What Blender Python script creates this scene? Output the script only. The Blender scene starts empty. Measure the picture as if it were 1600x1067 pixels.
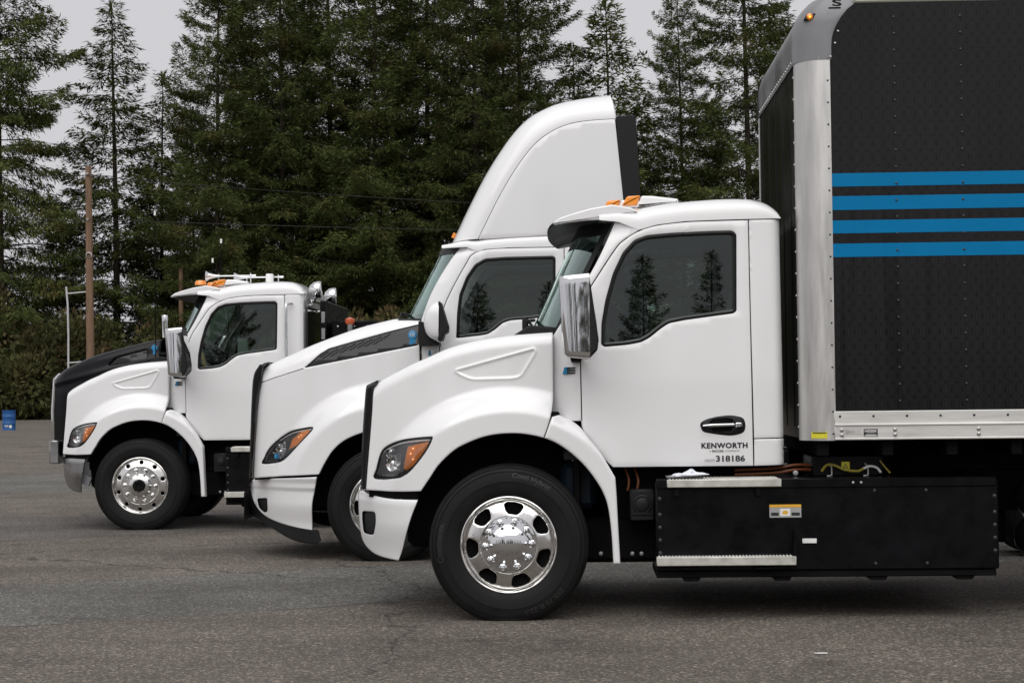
import bpy, bmesh, math, random
import numpy as np
from mathutils import Vector, Matrix
from mathutils.geometry import delaunay_2d_cdt

random.seed(7)
rng = np.random.default_rng(7)
scene = bpy.context.scene
col = scene.collection

# ------------------------------------------------------------------ camera
EYE = 1.444
PITCH = math.radians(1.606)
ROLL = 0.0114
cam_data = bpy.data.cameras.new('camera')
cam_data.lens = 63.0
cam_data.sensor_width = 36.0
cam_data.clip_start = 0.1
cam_data.clip_end = 2000.0
cam = bpy.data.objects.new('camera', cam_data)
col.objects.link(cam)
_fw = Vector((0, math.cos(PITCH), math.sin(PITCH)))
_u0 = Vector((0, -math.sin(PITCH), math.cos(PITCH)))
_r0 = Vector((1, 0, 0))
_R = _r0 * math.cos(ROLL) - _u0 * math.sin(ROLL)
_U = _u0 * math.cos(ROLL) + _r0 * math.sin(ROLL)
_M = Matrix((_R, _U, -_fw)).transposed().to_4x4()
_M.translation = Vector((0, 0, EYE))
cam.matrix_world = _M
scene.camera = cam

# ------------------------------------------------------------------ overcast daylight
SUN_ELEV = math.radians(56)
SUN_AZ = math.radians(190)      # clockwise from +Y: behind the camera, a little to the left
world = bpy.data.worlds.new('World')
scene.world = world
world.use_nodes = True
_nt = world.node_tree
_nt.nodes.clear()
_out = _nt.nodes.new('ShaderNodeOutputWorld')
_bg = _nt.nodes.new('ShaderNodeBackground')
_sky = _nt.nodes.new('ShaderNodeTexSky')
_sky.sky_type = 'NISHITA'
_sky.sun_disc = False
_sky.sun_elevation = SUN_ELEV
_sky.sun_rotation = SUN_AZ
_sky.dust_density = 4.0
_hsv = _nt.nodes.new('ShaderNodeHueSaturation')
_hsv.inputs['Saturation'].default_value = 0.0
_mix = _nt.nodes.new('ShaderNodeMix')
_mix.data_type = 'RGBA'
_mix.inputs['Factor'].default_value = 0.86           # a closed deck of cloud over the clear sky
_mix.inputs['B'].default_value = (4.35, 4.29, 4.50, 1)
_nt.links.new(_sky.outputs['Color'], _hsv.inputs['Color'])
_nt.links.new(_hsv.outputs['Color'], _mix.inputs['A'])
_nt.links.new(_mix.outputs['Result'], _bg.inputs['Color'])
_bg.inputs['Strength'].default_value = 0.1
_nt.links.new(_bg.outputs['Background'], _out.inputs['Surface'])

sun_data = bpy.data.lights.new('sun', 'SUN')
sun_data.energy = 1.45
sun_data.angle = math.radians(80)
sun_data.color = (1.0, 0.985, 0.96)
sun = bpy.data.objects.new('sun', sun_data)
col.objects.link(sun)
_sd = Vector((math.sin(SUN_AZ) * math.cos(SUN_ELEV), math.cos(SUN_AZ) * math.cos(SUN_ELEV), math.sin(SUN_ELEV)))
sun.rotation_euler = _sd.to_track_quat('Z', 'Y').to_euler()

scene.view_settings.view_transform = 'Standard'
scene.view_settings.look = 'None'
scene.view_settings.gamma = 1.0
scene.view_settings.use_curve_mapping = False
scene.view_settings.exposure = 0.55
scene.cycles.max_bounces = 8
scene.cycles.diffuse_bounces = 3
scene.cycles.glossy_bounces = 4
scene.cycles.transparent_max_bounces = 16

# ------------------------------------------------------------------ materials
def nt_new(name):
    m = bpy.data.materials.new(name)
    m.use_nodes = True
    nt = m.node_tree
    b = nt.nodes['Principled BSDF']
    return m, nt, b

def nd(nt, typ, **kw):
    n = nt.nodes.new(typ)
    for k, v in kw.items():
        if hasattr(n, k):
            setattr(n, k, v)
        else:
            n.inputs[k.replace('_', ' ')].default_value = v
    return n

def ramp(nt, src, stops):
    r = nt.nodes.new('ShaderNodeValToRGB')
    e = r.color_ramp.elements
    while len(e) < len(stops):
        e.new(0.5)
    for i, (p, c) in enumerate(stops):
        e[i].position = p
        e[i].color = (c[0], c[1], c[2], 1) if not isinstance(c, (int, float)) else (c, c, c, 1)
    nt.links.new(src, r.inputs['Fac'])
    return r.outputs['Color']

def pmat(name, color, rough=0.5, metal=0.0, coat=0.0, vary=0.08, scale=4.0, rvary=0.06, bump=0.0, bscale=60.0, stretch=(1, 1, 1), spec=0.5, emit=0.0):
    m, nt, b = nt_new(name)
    tc = nd(nt, 'ShaderNodeTexCoord')
    mp = nd(nt, 'ShaderNodeMapping')
    mp.inputs['Scale'].default_value = stretch
    nt.links.new(tc.outputs['Object'], mp.inputs['Vector'])
    n = nd(nt, 'ShaderNodeTexNoise', Scale=scale, Detail=5.0, Roughness=0.6)
    nt.links.new(mp.outputs['Vector'], n.inputs['Vector'])
    lo = [max(0, c * (1 - vary)) for c in color]
    hi = [min(1, c * (1 + vary * 0.6)) for c in color]
    nt.links.new(ramp(nt, n.outputs['Fac'], [(0.3, lo), (0.7, hi)]), b.inputs['Base Color'])
    nt.links.new(ramp(nt, n.outputs['Fac'], [(0.3, max(0, rough - rvary)), (0.7, min(1, rough + rvary))]), b.inputs['Roughness'])
    b.inputs['Metallic'].default_value = metal
    b.inputs['Coat Weight'].default_value = coat
    b.inputs['Coat Roughness'].default_value = 0.04
    b.inputs['Specular IOR Level'].default_value = spec
    if emit:
        b.inputs['Emission Color'].default_value = (*color, 1)
        b.inputs['Emission Strength'].default_value = emit
    if bump:
        n2 = nd(nt, 'ShaderNodeTexNoise', Scale=bscale, Detail=4.0)
        nt.links.new(mp.outputs['Vector'], n2.inputs['Vector'])
        bp = nd(nt, 'ShaderNodeBump', Strength=bump, Distance=0.01)
        nt.links.new(n2.outputs['Fac'], bp.inputs['Height'])
        nt.links.new(bp.outputs['Normal'], b.inputs['Normal'])
    return m

def glass_mat(name, tint, ior=1.5, boost=1.0, refl=(1, 1, 1)):
    """a thin pane: mirror reflection by Fresnel over a tinted see-through sheet"""
    m, nt, b = nt_new(name)
    nt.nodes.remove(b)
    out = nt.nodes['Material Output']
    fr = nd(nt, 'ShaderNodeFresnel', IOR=ior)
    mul = nd(nt, 'ShaderNodeMath', operation='MULTIPLY')
    mul.inputs[1].default_value = 1.6 * boost
    mul.use_clamp = True
    nt.links.new(fr.outputs['Fac'], mul.inputs[0])
    tr = nd(nt, 'ShaderNodeBsdfTransparent')
    tr.inputs['Color'].default_value = (*tint, 1)
    gl = nd(nt, 'ShaderNodeBsdfGlossy')
    gl.inputs['Roughness'].default_value = 0.0
    gl.inputs['Color'].default_value = (*refl, 1)
    mx = nd(nt, 'ShaderNodeMixShader')
    nt.links.new(mul.outputs[0], mx.inputs['Fac'])
    nt.links.new(tr.outputs[0], mx.inputs[1])
    nt.links.new(gl.outputs[0], mx.inputs[2])
    nt.links.new(mx.outputs[0], out.inputs['Surface'])
    return m

M = {}
M['white'] = pmat('white_paint', (0.80, 0.80, 0.80), 0.30, coat=1.0, vary=0.008, scale=2.5, rvary=0.015)
M['black_paint'] = pmat('black_paint', (0.003, 0.003, 0.0045), 0.3, coat=0.12, vary=0.1, spec=0.2)
M['gloss_black'] = pmat('gloss_black', (0.006, 0.006, 0.006), 0.12, coat=0.2, spec=0.4)
M['satin_black'] = pmat('satin_black', (0.0035, 0.0035, 0.0045), 0.30, vary=0.4, scale=7, rvary=0.1, spec=0.15)
M['plastic'] = pmat('black_plastic', (0.010, 0.010, 0.011), 0.5, vary=0.2, bump=0.15, bscale=220, spec=0.25)
M['under'] = pmat('chassis_black', (0.005, 0.005, 0.005), 0.7, vary=0.5, scale=6, spec=0.1)
M['rubber'] = pmat('tyre_rubber', (0.0075, 0.0073, 0.0072), 0.6, vary=0.35, scale=9, rvary=0.1, bump=0.1, bscale=120, spec=0.22)
M['letters'] = pmat('tyre_letters', (0.030, 0.029, 0.028), 0.4, vary=0.2, spec=0.4)
M['seal'] = pmat('window_seal', (0.008, 0.008, 0.008), 0.5, spec=0.25)
M['chrome'] = pmat('chrome', (0.74, 0.75, 0.76), 0.03, metal=1.0, vary=0.02, rvary=0.01)
M['alloy'] = pmat('polished_aluminium', (0.78, 0.77, 0.75), 0.16, metal=1.0, vary=0.06, scale=12, rvary=0.06)
M['alu'] = pmat('brushed_aluminium', (0.62, 0.61, 0.59), 0.38, metal=0.85, vary=0.16, scale=3.0, rvary=0.1, stretch=(6, 6, 0.7), bump=0.05, bscale=40)
M['rail'] = pmat('rail_aluminium', (0.70, 0.69, 0.66), 0.45, metal=0.6, vary=0.12, scale=3.0, rvary=0.1, stretch=(0.7, 6, 6))
M['tread'] = pmat('step_aluminium', (0.62, 0.61, 0.56), 0.45, metal=0.55, vary=0.2, scale=14)
M['meshgrey'] = pmat('vent_mesh', (0.07, 0.07, 0.075), 0.4, metal=0.4)
M['header'] = pmat('header_aluminium', (0.30, 0.31, 0.31), 0.30, metal=0.9, vary=0.15, scale=3)
M['casting'] = pmat('grey_casting', (0.20, 0.20, 0.21), 0.45, vary=0.1, scale=8, coat=0.2)
M['amber'] = pmat('amber_lens', (0.85, 0.27, 0.015), 0.15, coat=1.0, vary=0.15, scale=30)
M['amber_lit'] = pmat('amber_lamp', (1.0, 0.30, 0.03), 0.2, emit=2.0)
M['amber_led'] = pmat('amber_led', (1.0, 0.55, 0.2), 0.2, emit=1.0)
M['lens'] = glass_mat('clear_lens', (0.92, 0.93, 0.94))
M['glass'] = glass_mat('side_glass', (0.42, 0.52, 0.46), boost=1.0, refl=(.92, 1.0, .98))
M['wsglass'] = glass_mat('windscreen_glass', (0.62, 0.86, 0.79), boost=1.25, refl=(0.80, 0.98, 0.93))
M['stripe'] = pmat('blue_vinyl', (0.001, 0.165, 0.37), 0.3, vary=0.05, spec=0.12)
M['cream'] = pmat('cream_rail', (0.62, 0.62, 0.52), 0.5)
M['boxfront'] = pmat('black_sheet', (0.005, 0.006, 0.005), 0.16, vary=0.2, scale=2, rvary=0.05, spec=0.22)
M['print'] = pmat('black_lettering', (0.015, 0.015, 0.018), 0.5)
M['grey_print'] = pmat('grey_lettering', (0.16, 0.16, 0.17), 0.5)
M['yellow'] = pmat('yellow_label', (0.68, 0.62, 0.03), 0.5, vary=0.15, scale=60)
M['yellow_rail'] = pmat('yellow_grab', (0.75, 0.50, 0.02), 0.5)
M['cable_yellow'] = pmat('yellow_green_cable', (0.30, 0.25, 0.03), 0.5)
M['orange'] = pmat('orange_cable', (0.13, 0.034, 0.006), 0.5)
M['orange_label'] = pmat('orange_label', (0.72, 0.38, 0.03), 0.5)
M['label_white'] = pmat('white_label', (0.78, 0.78, 0.76), 0.5)
M['label_grey'] = pmat('grey_label', (0.35, 0.35, 0.34), 0.5)
M['blue_badge'] = pmat('blue_badge', (0.02, 0.22, 0.45), 0.3, coat=0.5)
M['bluetank'] = pmat('blue_tank', (0.006, 0.014, 0.024), 0.5, spec=0.2)
M['interior'] = pmat('cab_trim', (0.032, 0.032, 0.033), 0.7, vary=0.2)
M['interior_grey'] = pmat('cab_lining', (0.10, 0.10, 0.10), 0.8)
M['bolt'] = pmat('zinc_bolt', (0.45, 0.45, 0.44), 0.4, metal=0.8)
M['dkbolt'] = pmat('dark_bolt', (0.05, 0.05, 0.055), 0.35, metal=0.6)
M['paper'] = pmat('white_paper', (0.72, 0.74, 0.80), 0.7)
M['wood'] = pmat('pole_wood', (0.19, 0.115, 0.07), 0.85, vary=0.35, scale=3, stretch=(4, 4, 0.4), bump=0.4, bscale=20)
M['wire'] = pmat('wire', (0.03, 0.03, 0.03), 0.6, spec=0.2)
M['galv'] = pmat('galvanised_pipe', (0.55, 0.55, 0.56), 0.45, metal=0.3)
M['drum'] = pmat('blue_drum', (0.010, 0.085, 0.27), 0.45, vary=0.15)
M['red'] = pmat('red_lens', (0.55, 0.10, 0.03), 0.3, coat=0.5)
M['steel'] = pmat('bumper_steel', (0.42, 0.42, 0.42), 0.28, metal=1.0, vary=0.1, rvary=0.08)
M['mirror'] = pmat('mirror_glass', (0.8, 0.8, 0.8), 0.02, metal=1.0, vary=0.01, rvary=0.0)

def box_print():
    """black vinyl printed with rows of rounded ring shapes, a shade lighter than the ground"""
    m, nt, b = nt_new('oval_print')
    tc = nd(nt, 'ShaderNodeTexCoord')
    sep = nd(nt, 'ShaderNodeSeparateXYZ')
    nt.links.new(tc.outputs['Object'], sep.inputs[0])
    def mth(op, a, bb=None, cc=None):
        n = nd(nt, 'ShaderNodeMath', operation=op)
        for i, v in enumerate((a, bb, cc)):
            if v is None:
                continue
            if isinstance(v, (int, float)):
                n.inputs[i].default_value = v
            else:
                nt.links.new(v, n.inputs[i])
        return n.outputs[0]
    px, pz = 0.066, 0.0905
    u = mth('MULTIPLY', mth('SUBTRACT', mth('FRACT', mth('DIVIDE', mth('ADD', sep.outputs['X'], 10.0), px)), 0.5), px)
    v = mth('MULTIPLY', mth('SUBTRACT', mth('FRACT', mth('DIVIDE', mth('ADD', sep.outputs['Z'], 10.02), pz)), 0.5), pz)
    def rr(hx, hz, r):
        dx = mth('MAXIMUM', mth('SUBTRACT', mth('ABSOLUTE', u), hx - r), 0.0)
        dz = mth('MAXIMUM', mth('SUBTRACT', mth('ABSOLUTE', v), hz - r), 0.0)
        return mth('SUBTRACT', mth('SQRT', mth('ADD', mth('MULTIPLY', dx, dx), mth('MULTIPLY', dz, dz))), r)
    d1 = rr(0.029, 0.040, 0.019)
    d2 = rr(0.013, 0.024, 0.010)
    ring = mth('MULTIPLY', mth('LESS_THAN', d1, 0.0), mth('GREATER_THAN', d2, 0.0))
    line = mth('LESS_THAN', mth('ABSOLUTE', d1), 0.0022)
    line2 = mth('LESS_THAN', mth('ABSOLUTE', d2), 0.0018)
    k = mth('ADD', mth('ADD', mth('MULTIPLY', ring, 0.14), 0.22), mth('MULTIPLY', mth('MAXIMUM', line, line2), 0.55))
    ns = nd(nt, 'ShaderNodeTexNoise', Scale=1.3, Detail=3.0)
    nt.links.new(tc.outputs['Object'], ns.inputs['Vector'])
    kk = mth('MULTIPLY', k, mth('ADD', ns.outputs['Fac'], 0.35))
    nt.links.new(ramp(nt, kk, [(0.0, (0.0035, 0.0035, 0.0042)), (1.0, (0.022, 0.022, 0.023))]), b.inputs['Base Color'])
    b.inputs['Roughness'].default_value = 0.14
    b.inputs['Specular IOR Level'].default_value = 0.24
    n2 = nd(nt, 'ShaderNodeTexNoise', Scale=2.2, Detail=2.0)
    mpv = nd(nt, 'ShaderNodeMapping')
    mpv.inputs['Scale'].default_value = (1.6, 1.0, 0.12)
    nt.links.new(tc.outputs['Object'], mpv.inputs['Vector'])
    nt.links.new(mpv.outputs['Vector'], n2.inputs['Vector'])
    bp = nd(nt, 'ShaderNodeBump', Strength=0.6, Distance=0.05)
    nt.links.new(n2.outputs['Fac'], bp.inputs['Height'])
    nt.links.new(bp.outputs['Normal'], b.inputs['Normal'])
    return m
M['boxprint'] = box_print()

# ------------------------------------------------------------------ objects
def tag(o, label=None, cat=None, group=None, kind=None):
    if label: o['label'] = label
    if cat: o['category'] = cat
    if group: o['group'] = group
    if kind: o['kind'] = kind
    return o

def empty(name, loc=(0, 0, 0), rz=0.0):
    o = bpy.data.objects.new(name, None)
    o.empty_display_size = 0.3
    o.location = loc
    o.rotation_euler = (0, 0, rz)
    col.objects.link(o)
    return o

def link_mesh(name, me, mat, parent=None):
    if mat is not None and not me.materials:
        me.materials.append(mat)
    o = bpy.data.objects.new(name, me)
    col.objects.link(o)
    if parent is not None:
        o.parent = parent
    return o

def finish(me, angle=40, flat=False):
    if flat:
        return me
    me.polygons.foreach_set('use_smooth', [True] * len(me.polygons))
    me.set_sharp_from_angle(angle=math.radians(angle))
    me.update()
    return me

class MB:
    """collects simple solids and builds them as ONE mesh"""
    def __init__(s):
        s.v = []; s.f = []
    def add(s, vs, fs):
        o = len(s.v)
        s.v += [tuple(p) for p in vs]
        s.f += [tuple(i + o for i in f) for f in fs]
        return s
    def box(s, x0, x1, y0, y1, z0, z1, b=0.006):
        c = [(x0 + x1) / 2, (y0 + y1) / 2, (z0 + z1) / 2]
        h = [abs(x1 - x0) / 2, abs(y1 - y0) / 2, abs(z1 - z0) / 2]
        b = min(b, min(h) * 0.9)
        vs = []; idx = {}
        for sx in (-1, 1):
            for sy in (-1, 1):
                for sz in (-1, 1):
                    for ax in range(3):
                        d = [h[0] - b, h[1] - b, h[2] - b]
                        d[ax] = h[ax]
                        idx[(sx, sy, sz, ax)] = len(vs)
                        vs.append((c[0] + sx * d[0], c[1] + sy * d[1], c[2] + sz * d[2]))
        fs = []
        for sg in (-1, 1):
            fs.append([idx[(sg, a, bb, 0)] for a, bb in ((-1, -1), (1, -1), (1, 1), (-1, 1))])
            fs.append([idx[(a, sg, bb, 1)] for a, bb in ((-1, -1), (1, -1), (1, 1), (-1, 1))])
            fs.append([idx[(a, bb, sg, 2)] for a, bb in ((-1, -1), (1, -1), (1, 1), (-1, 1))])
        for a in (-1, 1):
            for bb in (-1, 1):
                fs.append([idx[(-1, a, bb, 1)], idx[(1, a, bb, 1)], idx[(1, a, bb, 2)], idx[(-1, a, bb, 2)]])
                fs.append([idx[(a, -1, bb, 0)], idx[(a, 1, bb, 0)], idx[(a, 1, bb, 2)], idx[(a, -1, bb, 2)]])
                fs.append([idx[(a, bb, -1, 0)], idx[(a, bb, 1, 0)], idx[(a, bb, 1, 1)], idx[(a, bb, -1, 1)]])
        for a in (-1, 1):
            for bb in (-1, 1):
                for cc in (-1, 1):
                    fs.append([idx[(a, bb, cc, k)] for k in range(3)])
        return s.add(vs, fs)
    def tube(s, pts, r, n=10, caps=True):
        pts = [Vector(p) for p in pts]
        rs = r if isinstance(r, (list, tuple)) else [r] * len(pts)
        vs = []; fs = []
        prev = None
        for i, p in enumerate(pts):
            t = (pts[min(i + 1, len(pts) - 1)] - pts[max(i - 1, 0)]).normalized()
            if prev is None:
                a = t.orthogonal().normalized()
            else:
                a = (prev - t * prev.dot(t))
                a = a.normalized() if a.length > 1e-6 else t.orthogonal().normalized()
            prev = a
            bvec = t.cross(a)
            for k in range(n):
                th = 2 * math.pi * k / n
                vs.append(p + (a * math.cos(th) + bvec * math.sin(th)) * rs[i])
        for i in range(len(pts) - 1):
            for k in range(n):
                k2 = (k + 1) % n
                fs.append((i * n + k, i * n + k2, (i + 1) * n + k2, (i + 1) * n + k))
        if caps:
            fs.append(tuple(range(n)))
            fs.append(tuple((len(pts) - 1) * n + k for k in range(n)))
        return s.add(vs, fs)
    def lathe(s, prof, c, n=48, axis='y', closed=False, sgn=1):
        """prof: (radius, offset along the axis) pairs"""
        vs = []; fs = []
        m = len(prof)
        for k in range(n):
            th = 2 * math.pi * k / n
            for r, w in prof:
                a, b2 = r * math.cos(th), r * math.sin(th)
                if axis == 'y': vs.append((c[0] + a, c[1] + sgn * w, c[2] + b2))
                elif axis == 'z': vs.append((c[0] + a, c[1] + b2, c[2] + sgn * w))
                else: vs.append((c[0] + sgn * w, c[1] + a, c[2] + b2))
        for k in range(n):
            k2 = (k + 1) % n
            for i in range(m if closed else m - 1):
                j = (i + 1) % m
                fs.append((k * m + i, k2 * m + i, k2 * m + j, k * m + j))
        return s.add(vs, fs)
    def prism(s, outline, y0, y1, b=0.0):
        """outline in (x, z), extruded across y; b chamfers the face at y0"""
        P = [Vector((p[0], p[1])) for p in outline]
        n = len(P)
        area = sum(P[i].x * P[(i + 1) % n].y - P[(i + 1) % n].x * P[i].y for i in range(n))
        if area < 0:
            P.reverse()
        vs = []; fs = []
        sg = 1 if y1 > y0 else -1
        if b > 0:
            ins = []
            for i in range(n):
                t1 = (P[i] - P[i - 1]).normalized(); t2 = (P[(i + 1) % n] - P[i]).normalized()
                nn = Vector((-(t1.y + t2.y), t1.x + t2.x))
                if nn.length < 1e-6: nn = Vector((-t1.y, t1.x))
                nn.normalize()
                ins.append(P[i] + nn * b)
            rings = [(ins, y0), (P, y0 + sg * b), (P, y1)]
        else:
            rings = [(P, y0), (P, y1)]
        for ring, y in rings:
            vs += [(p.x, y, p.y) for p in ring]
        for q in range(len(rings) - 1):
            for i in range(n):
                j = (i + 1) % n
                fs.append((q * n + i, q * n + j, (q + 1) * n + j, (q + 1) * n + i))
        fs.append(tuple(range(n)))
        fs.append(tuple((len(rings) - 1) * n + i for i in range(n)))
        return s.add(vs, fs)
    def ring(s, outer, inner, y0, y1):
        """a frame between two outlines with equal point counts"""
        n = len(outer)
        vs = [(p[0], y0, p[1]) for p in outer] + [(p[0], y0, p[1]) for p in inner] + [(p[0], y1, p[1]) for p in outer] + [(p[0], y1, p[1]) for p in inner]
        fs = []
        for i in range(n):
            j = (i + 1) % n
            fs += [(i, j, n + j, n + i), (2 * n + i, 2 * n + j, j, i), (n + i, n + j, 3 * n + j, 3 * n + i), (3 * n + i, 3 * n + j, 2 * n + j, 2 * n + i)]
        return s.add(vs, fs)
    def grid(s, rows):
        n = len(rows[0])
        vs = [p for r in rows for p in r]
        fs = [(i * n + k, i * n + k + 1, (i + 1) * n + k + 1, (i + 1) * n + k) for i in range(len(rows) - 1) for k in range(n - 1)]
        return s.add(vs, fs)
    def mesh(s, name, angle=40, recalc=True):
        me = bpy.data.meshes.new(name)
        me.from_pydata(s.v, [], s.f)
        if recalc:
            bm = bmesh.new(); bm.from_mesh(me)
            bmesh.ops.recalc_face_normals(bm, faces=bm.faces)
            bm.to_mesh(me); bm.free()
        return finish(me, angle)
    def build(s, name, mat, parent=None, angle=40, recalc=True):
        return link_mesh(name, s.mesh(name, angle, recalc), mat, parent)

def mirror_y(me):
    m2 = me.copy()
    n = len(m2.vertices)
    co = np.empty(n * 3); m2.vertices.foreach_get('co', co)
    co[1::3] *= -1
    m2.vertices.foreach_set('co', co)
    m2.flip_normals()
    m2.update()
    return m2

def far_copy(o, parent=None):
    """the same part on the far side of the truck"""
    c = bpy.data.objects.new(o.name.split('.')[0], mirror_y(o.data))
    col.objects.link(c)
    c.parent = parent if parent is not None else o.parent
    return c

# ------------------------------------------------------------------ outlines
def cr(P, n=6):
    """Catmull-Rom through open points"""
    if len(P) < 3:
        return [tuple(p) for p in P]
    P = [np.array(p, float) for p in P]
    Q = [2 * P[0] - P[1]] + P + [2 * P[-1] - P[-2]]
    out = []
    for i in range(1, len(Q) - 2):
        for k in range(n):
            t = k / n
            out.append(tuple(0.5 * (2 * Q[i] + (Q[i + 1] - Q[i - 1]) * t + (2 * Q[i - 1] - 5 * Q[i] + 4 * Q[i + 1] - Q[i + 2]) * t * t + (3 * Q[i] - Q[i - 1] - 3 * Q[i + 1] + Q[i + 2]) * t ** 3)))
    out.append(tuple(P[-1]))
    return out

def crc(P, n=5):
    """closed Catmull-Rom"""
    P = [np.array(p, float) for p in P]
    m = len(P); out = []
    for i in range(m):
        a, b, c, d = P[i - 1], P[i], P[(i + 1) % m], P[(i + 2) % m]
        for k in range(n):
            t = k / n
            out.append(tuple(0.5 * (2 * b + (c - a) * t + (2 * a - 5 * b + 4 * c - d) * t * t + (3 * b - a - 3 * c + d) * t ** 3)))
    return out

def rpoly(P, r=0.01, n=4):
    """polygon with its corners rounded by about r"""
    out = []
    m = len(P)
    for i in range(m):
        a, b, c = (np.array(P[(i + k) % m], float) for k in (-1, 0, 1))
        la, lc = np.linalg.norm(a - b), np.linalg.norm(c - b)
        ra = min(r, la * 0.45, lc * 0.45)
        p0, p1 = b + (a - b) / la * ra, b + (c - b) / lc * ra
        for k in range(n + 1):
            t = k / n
            out.append(tuple((1 - t) ** 2 * p0 + 2 * t * (1 - t) * b + t * t * p1))
    return out

def join(*segs):
    out = []
    for s in segs:
        for p in s:
            if not out or math.hypot(out[-1][0] - p[0], out[-1][1] - p[1]) > 1e-4:
                out.append((float(p[0]), float(p[1])))
    if math.hypot(out[0][0] - out[-1][0], out[0][1] - out[-1][1]) < 1e-4:
        out.pop()
    return out

def resample(P, g):
    out = []
    n = len(P)
    for i in range(n):
        a, b = P[i], P[(i + 1) % n]
        d = math.hypot(b[0] - a[0], b[1] - a[1])
        k = max(1, int(math.ceil(d / g)))
        for q in range(k):
            t = q / k
            out.append((a[0] + (b[0] - a[0]) * t, a[1] + (b[1] - a[1]) * t))
    return out

def poly_area(P):
    n = len(P)
    return 0.5 * sum(P[i][0] * P[(i + 1) % n][1] - P[(i + 1) % n][0] * P[i][1] for i in range(n))

def inset(P, d):
    """move a closed outline inward by d"""
    P = [tuple(p) for p in P]
    sg = 1 if poly_area(P) > 0 else -1
    n = len(P); out = []
    for i in range(n):
        a, b, c = P[i - 1], P[i], P[(i + 1) % n]
        t1 = np.array(b) - np.array(a); t2 = np.array(c) - np.array(b)
        t1 = t1 / (np.linalg.norm(t1) + 1e-12); t2 = t2 / (np.linalg.norm(t2) + 1e-12)
        n1 = np.array((-t1[1], t1[0])) * sg; n2 = np.array((-t2[1], t2[0])) * sg
        nn = n1 + n2
        l = np.linalg.norm(nn)
        nn = n1 if l < 1e-6 else nn / l
        k = d / max(0.5, float(nn @ n1))
        out.append((b[0] + nn[0] * k, b[1] + nn[1] * k))
    return out

def in_poly(X, Z, P):
    P = np.asarray(P)
    x0, z0 = P[:, 0], P[:, 1]
    x1, z1 = np.roll(x0, -1), np.roll(z0, -1)
    res = np.zeros(X.shape, bool)
    for a, b, c, d in zip(x0, z0, x1, z1):
        if b == d:
            continue
        cond = ((b > Z) != (d > Z)) & (X < (c - a) * (Z - b) / (d - b) + a)
        res ^= cond
    return res

def dist_poly(X, Z, loops):
    best = np.full(X.shape, 1e9)
    for P in loops:
        P = np.asarray(P)
        A = P; B = np.roll(P, -1, axis=0)
        for (ax, az), (bx, bz) in zip(A, B):
            dx, dz = bx - ax, bz - az
            L = dx * dx + dz * dz + 1e-18
            t = np.clip(((X - ax) * dx + (Z - az) * dz) / L, 0, 1)
            d = (X - ax - t * dx) ** 2 + (Z - az - t * dz) ** 2
            best = np.minimum(best, d)
    return np.sqrt(best)

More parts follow.
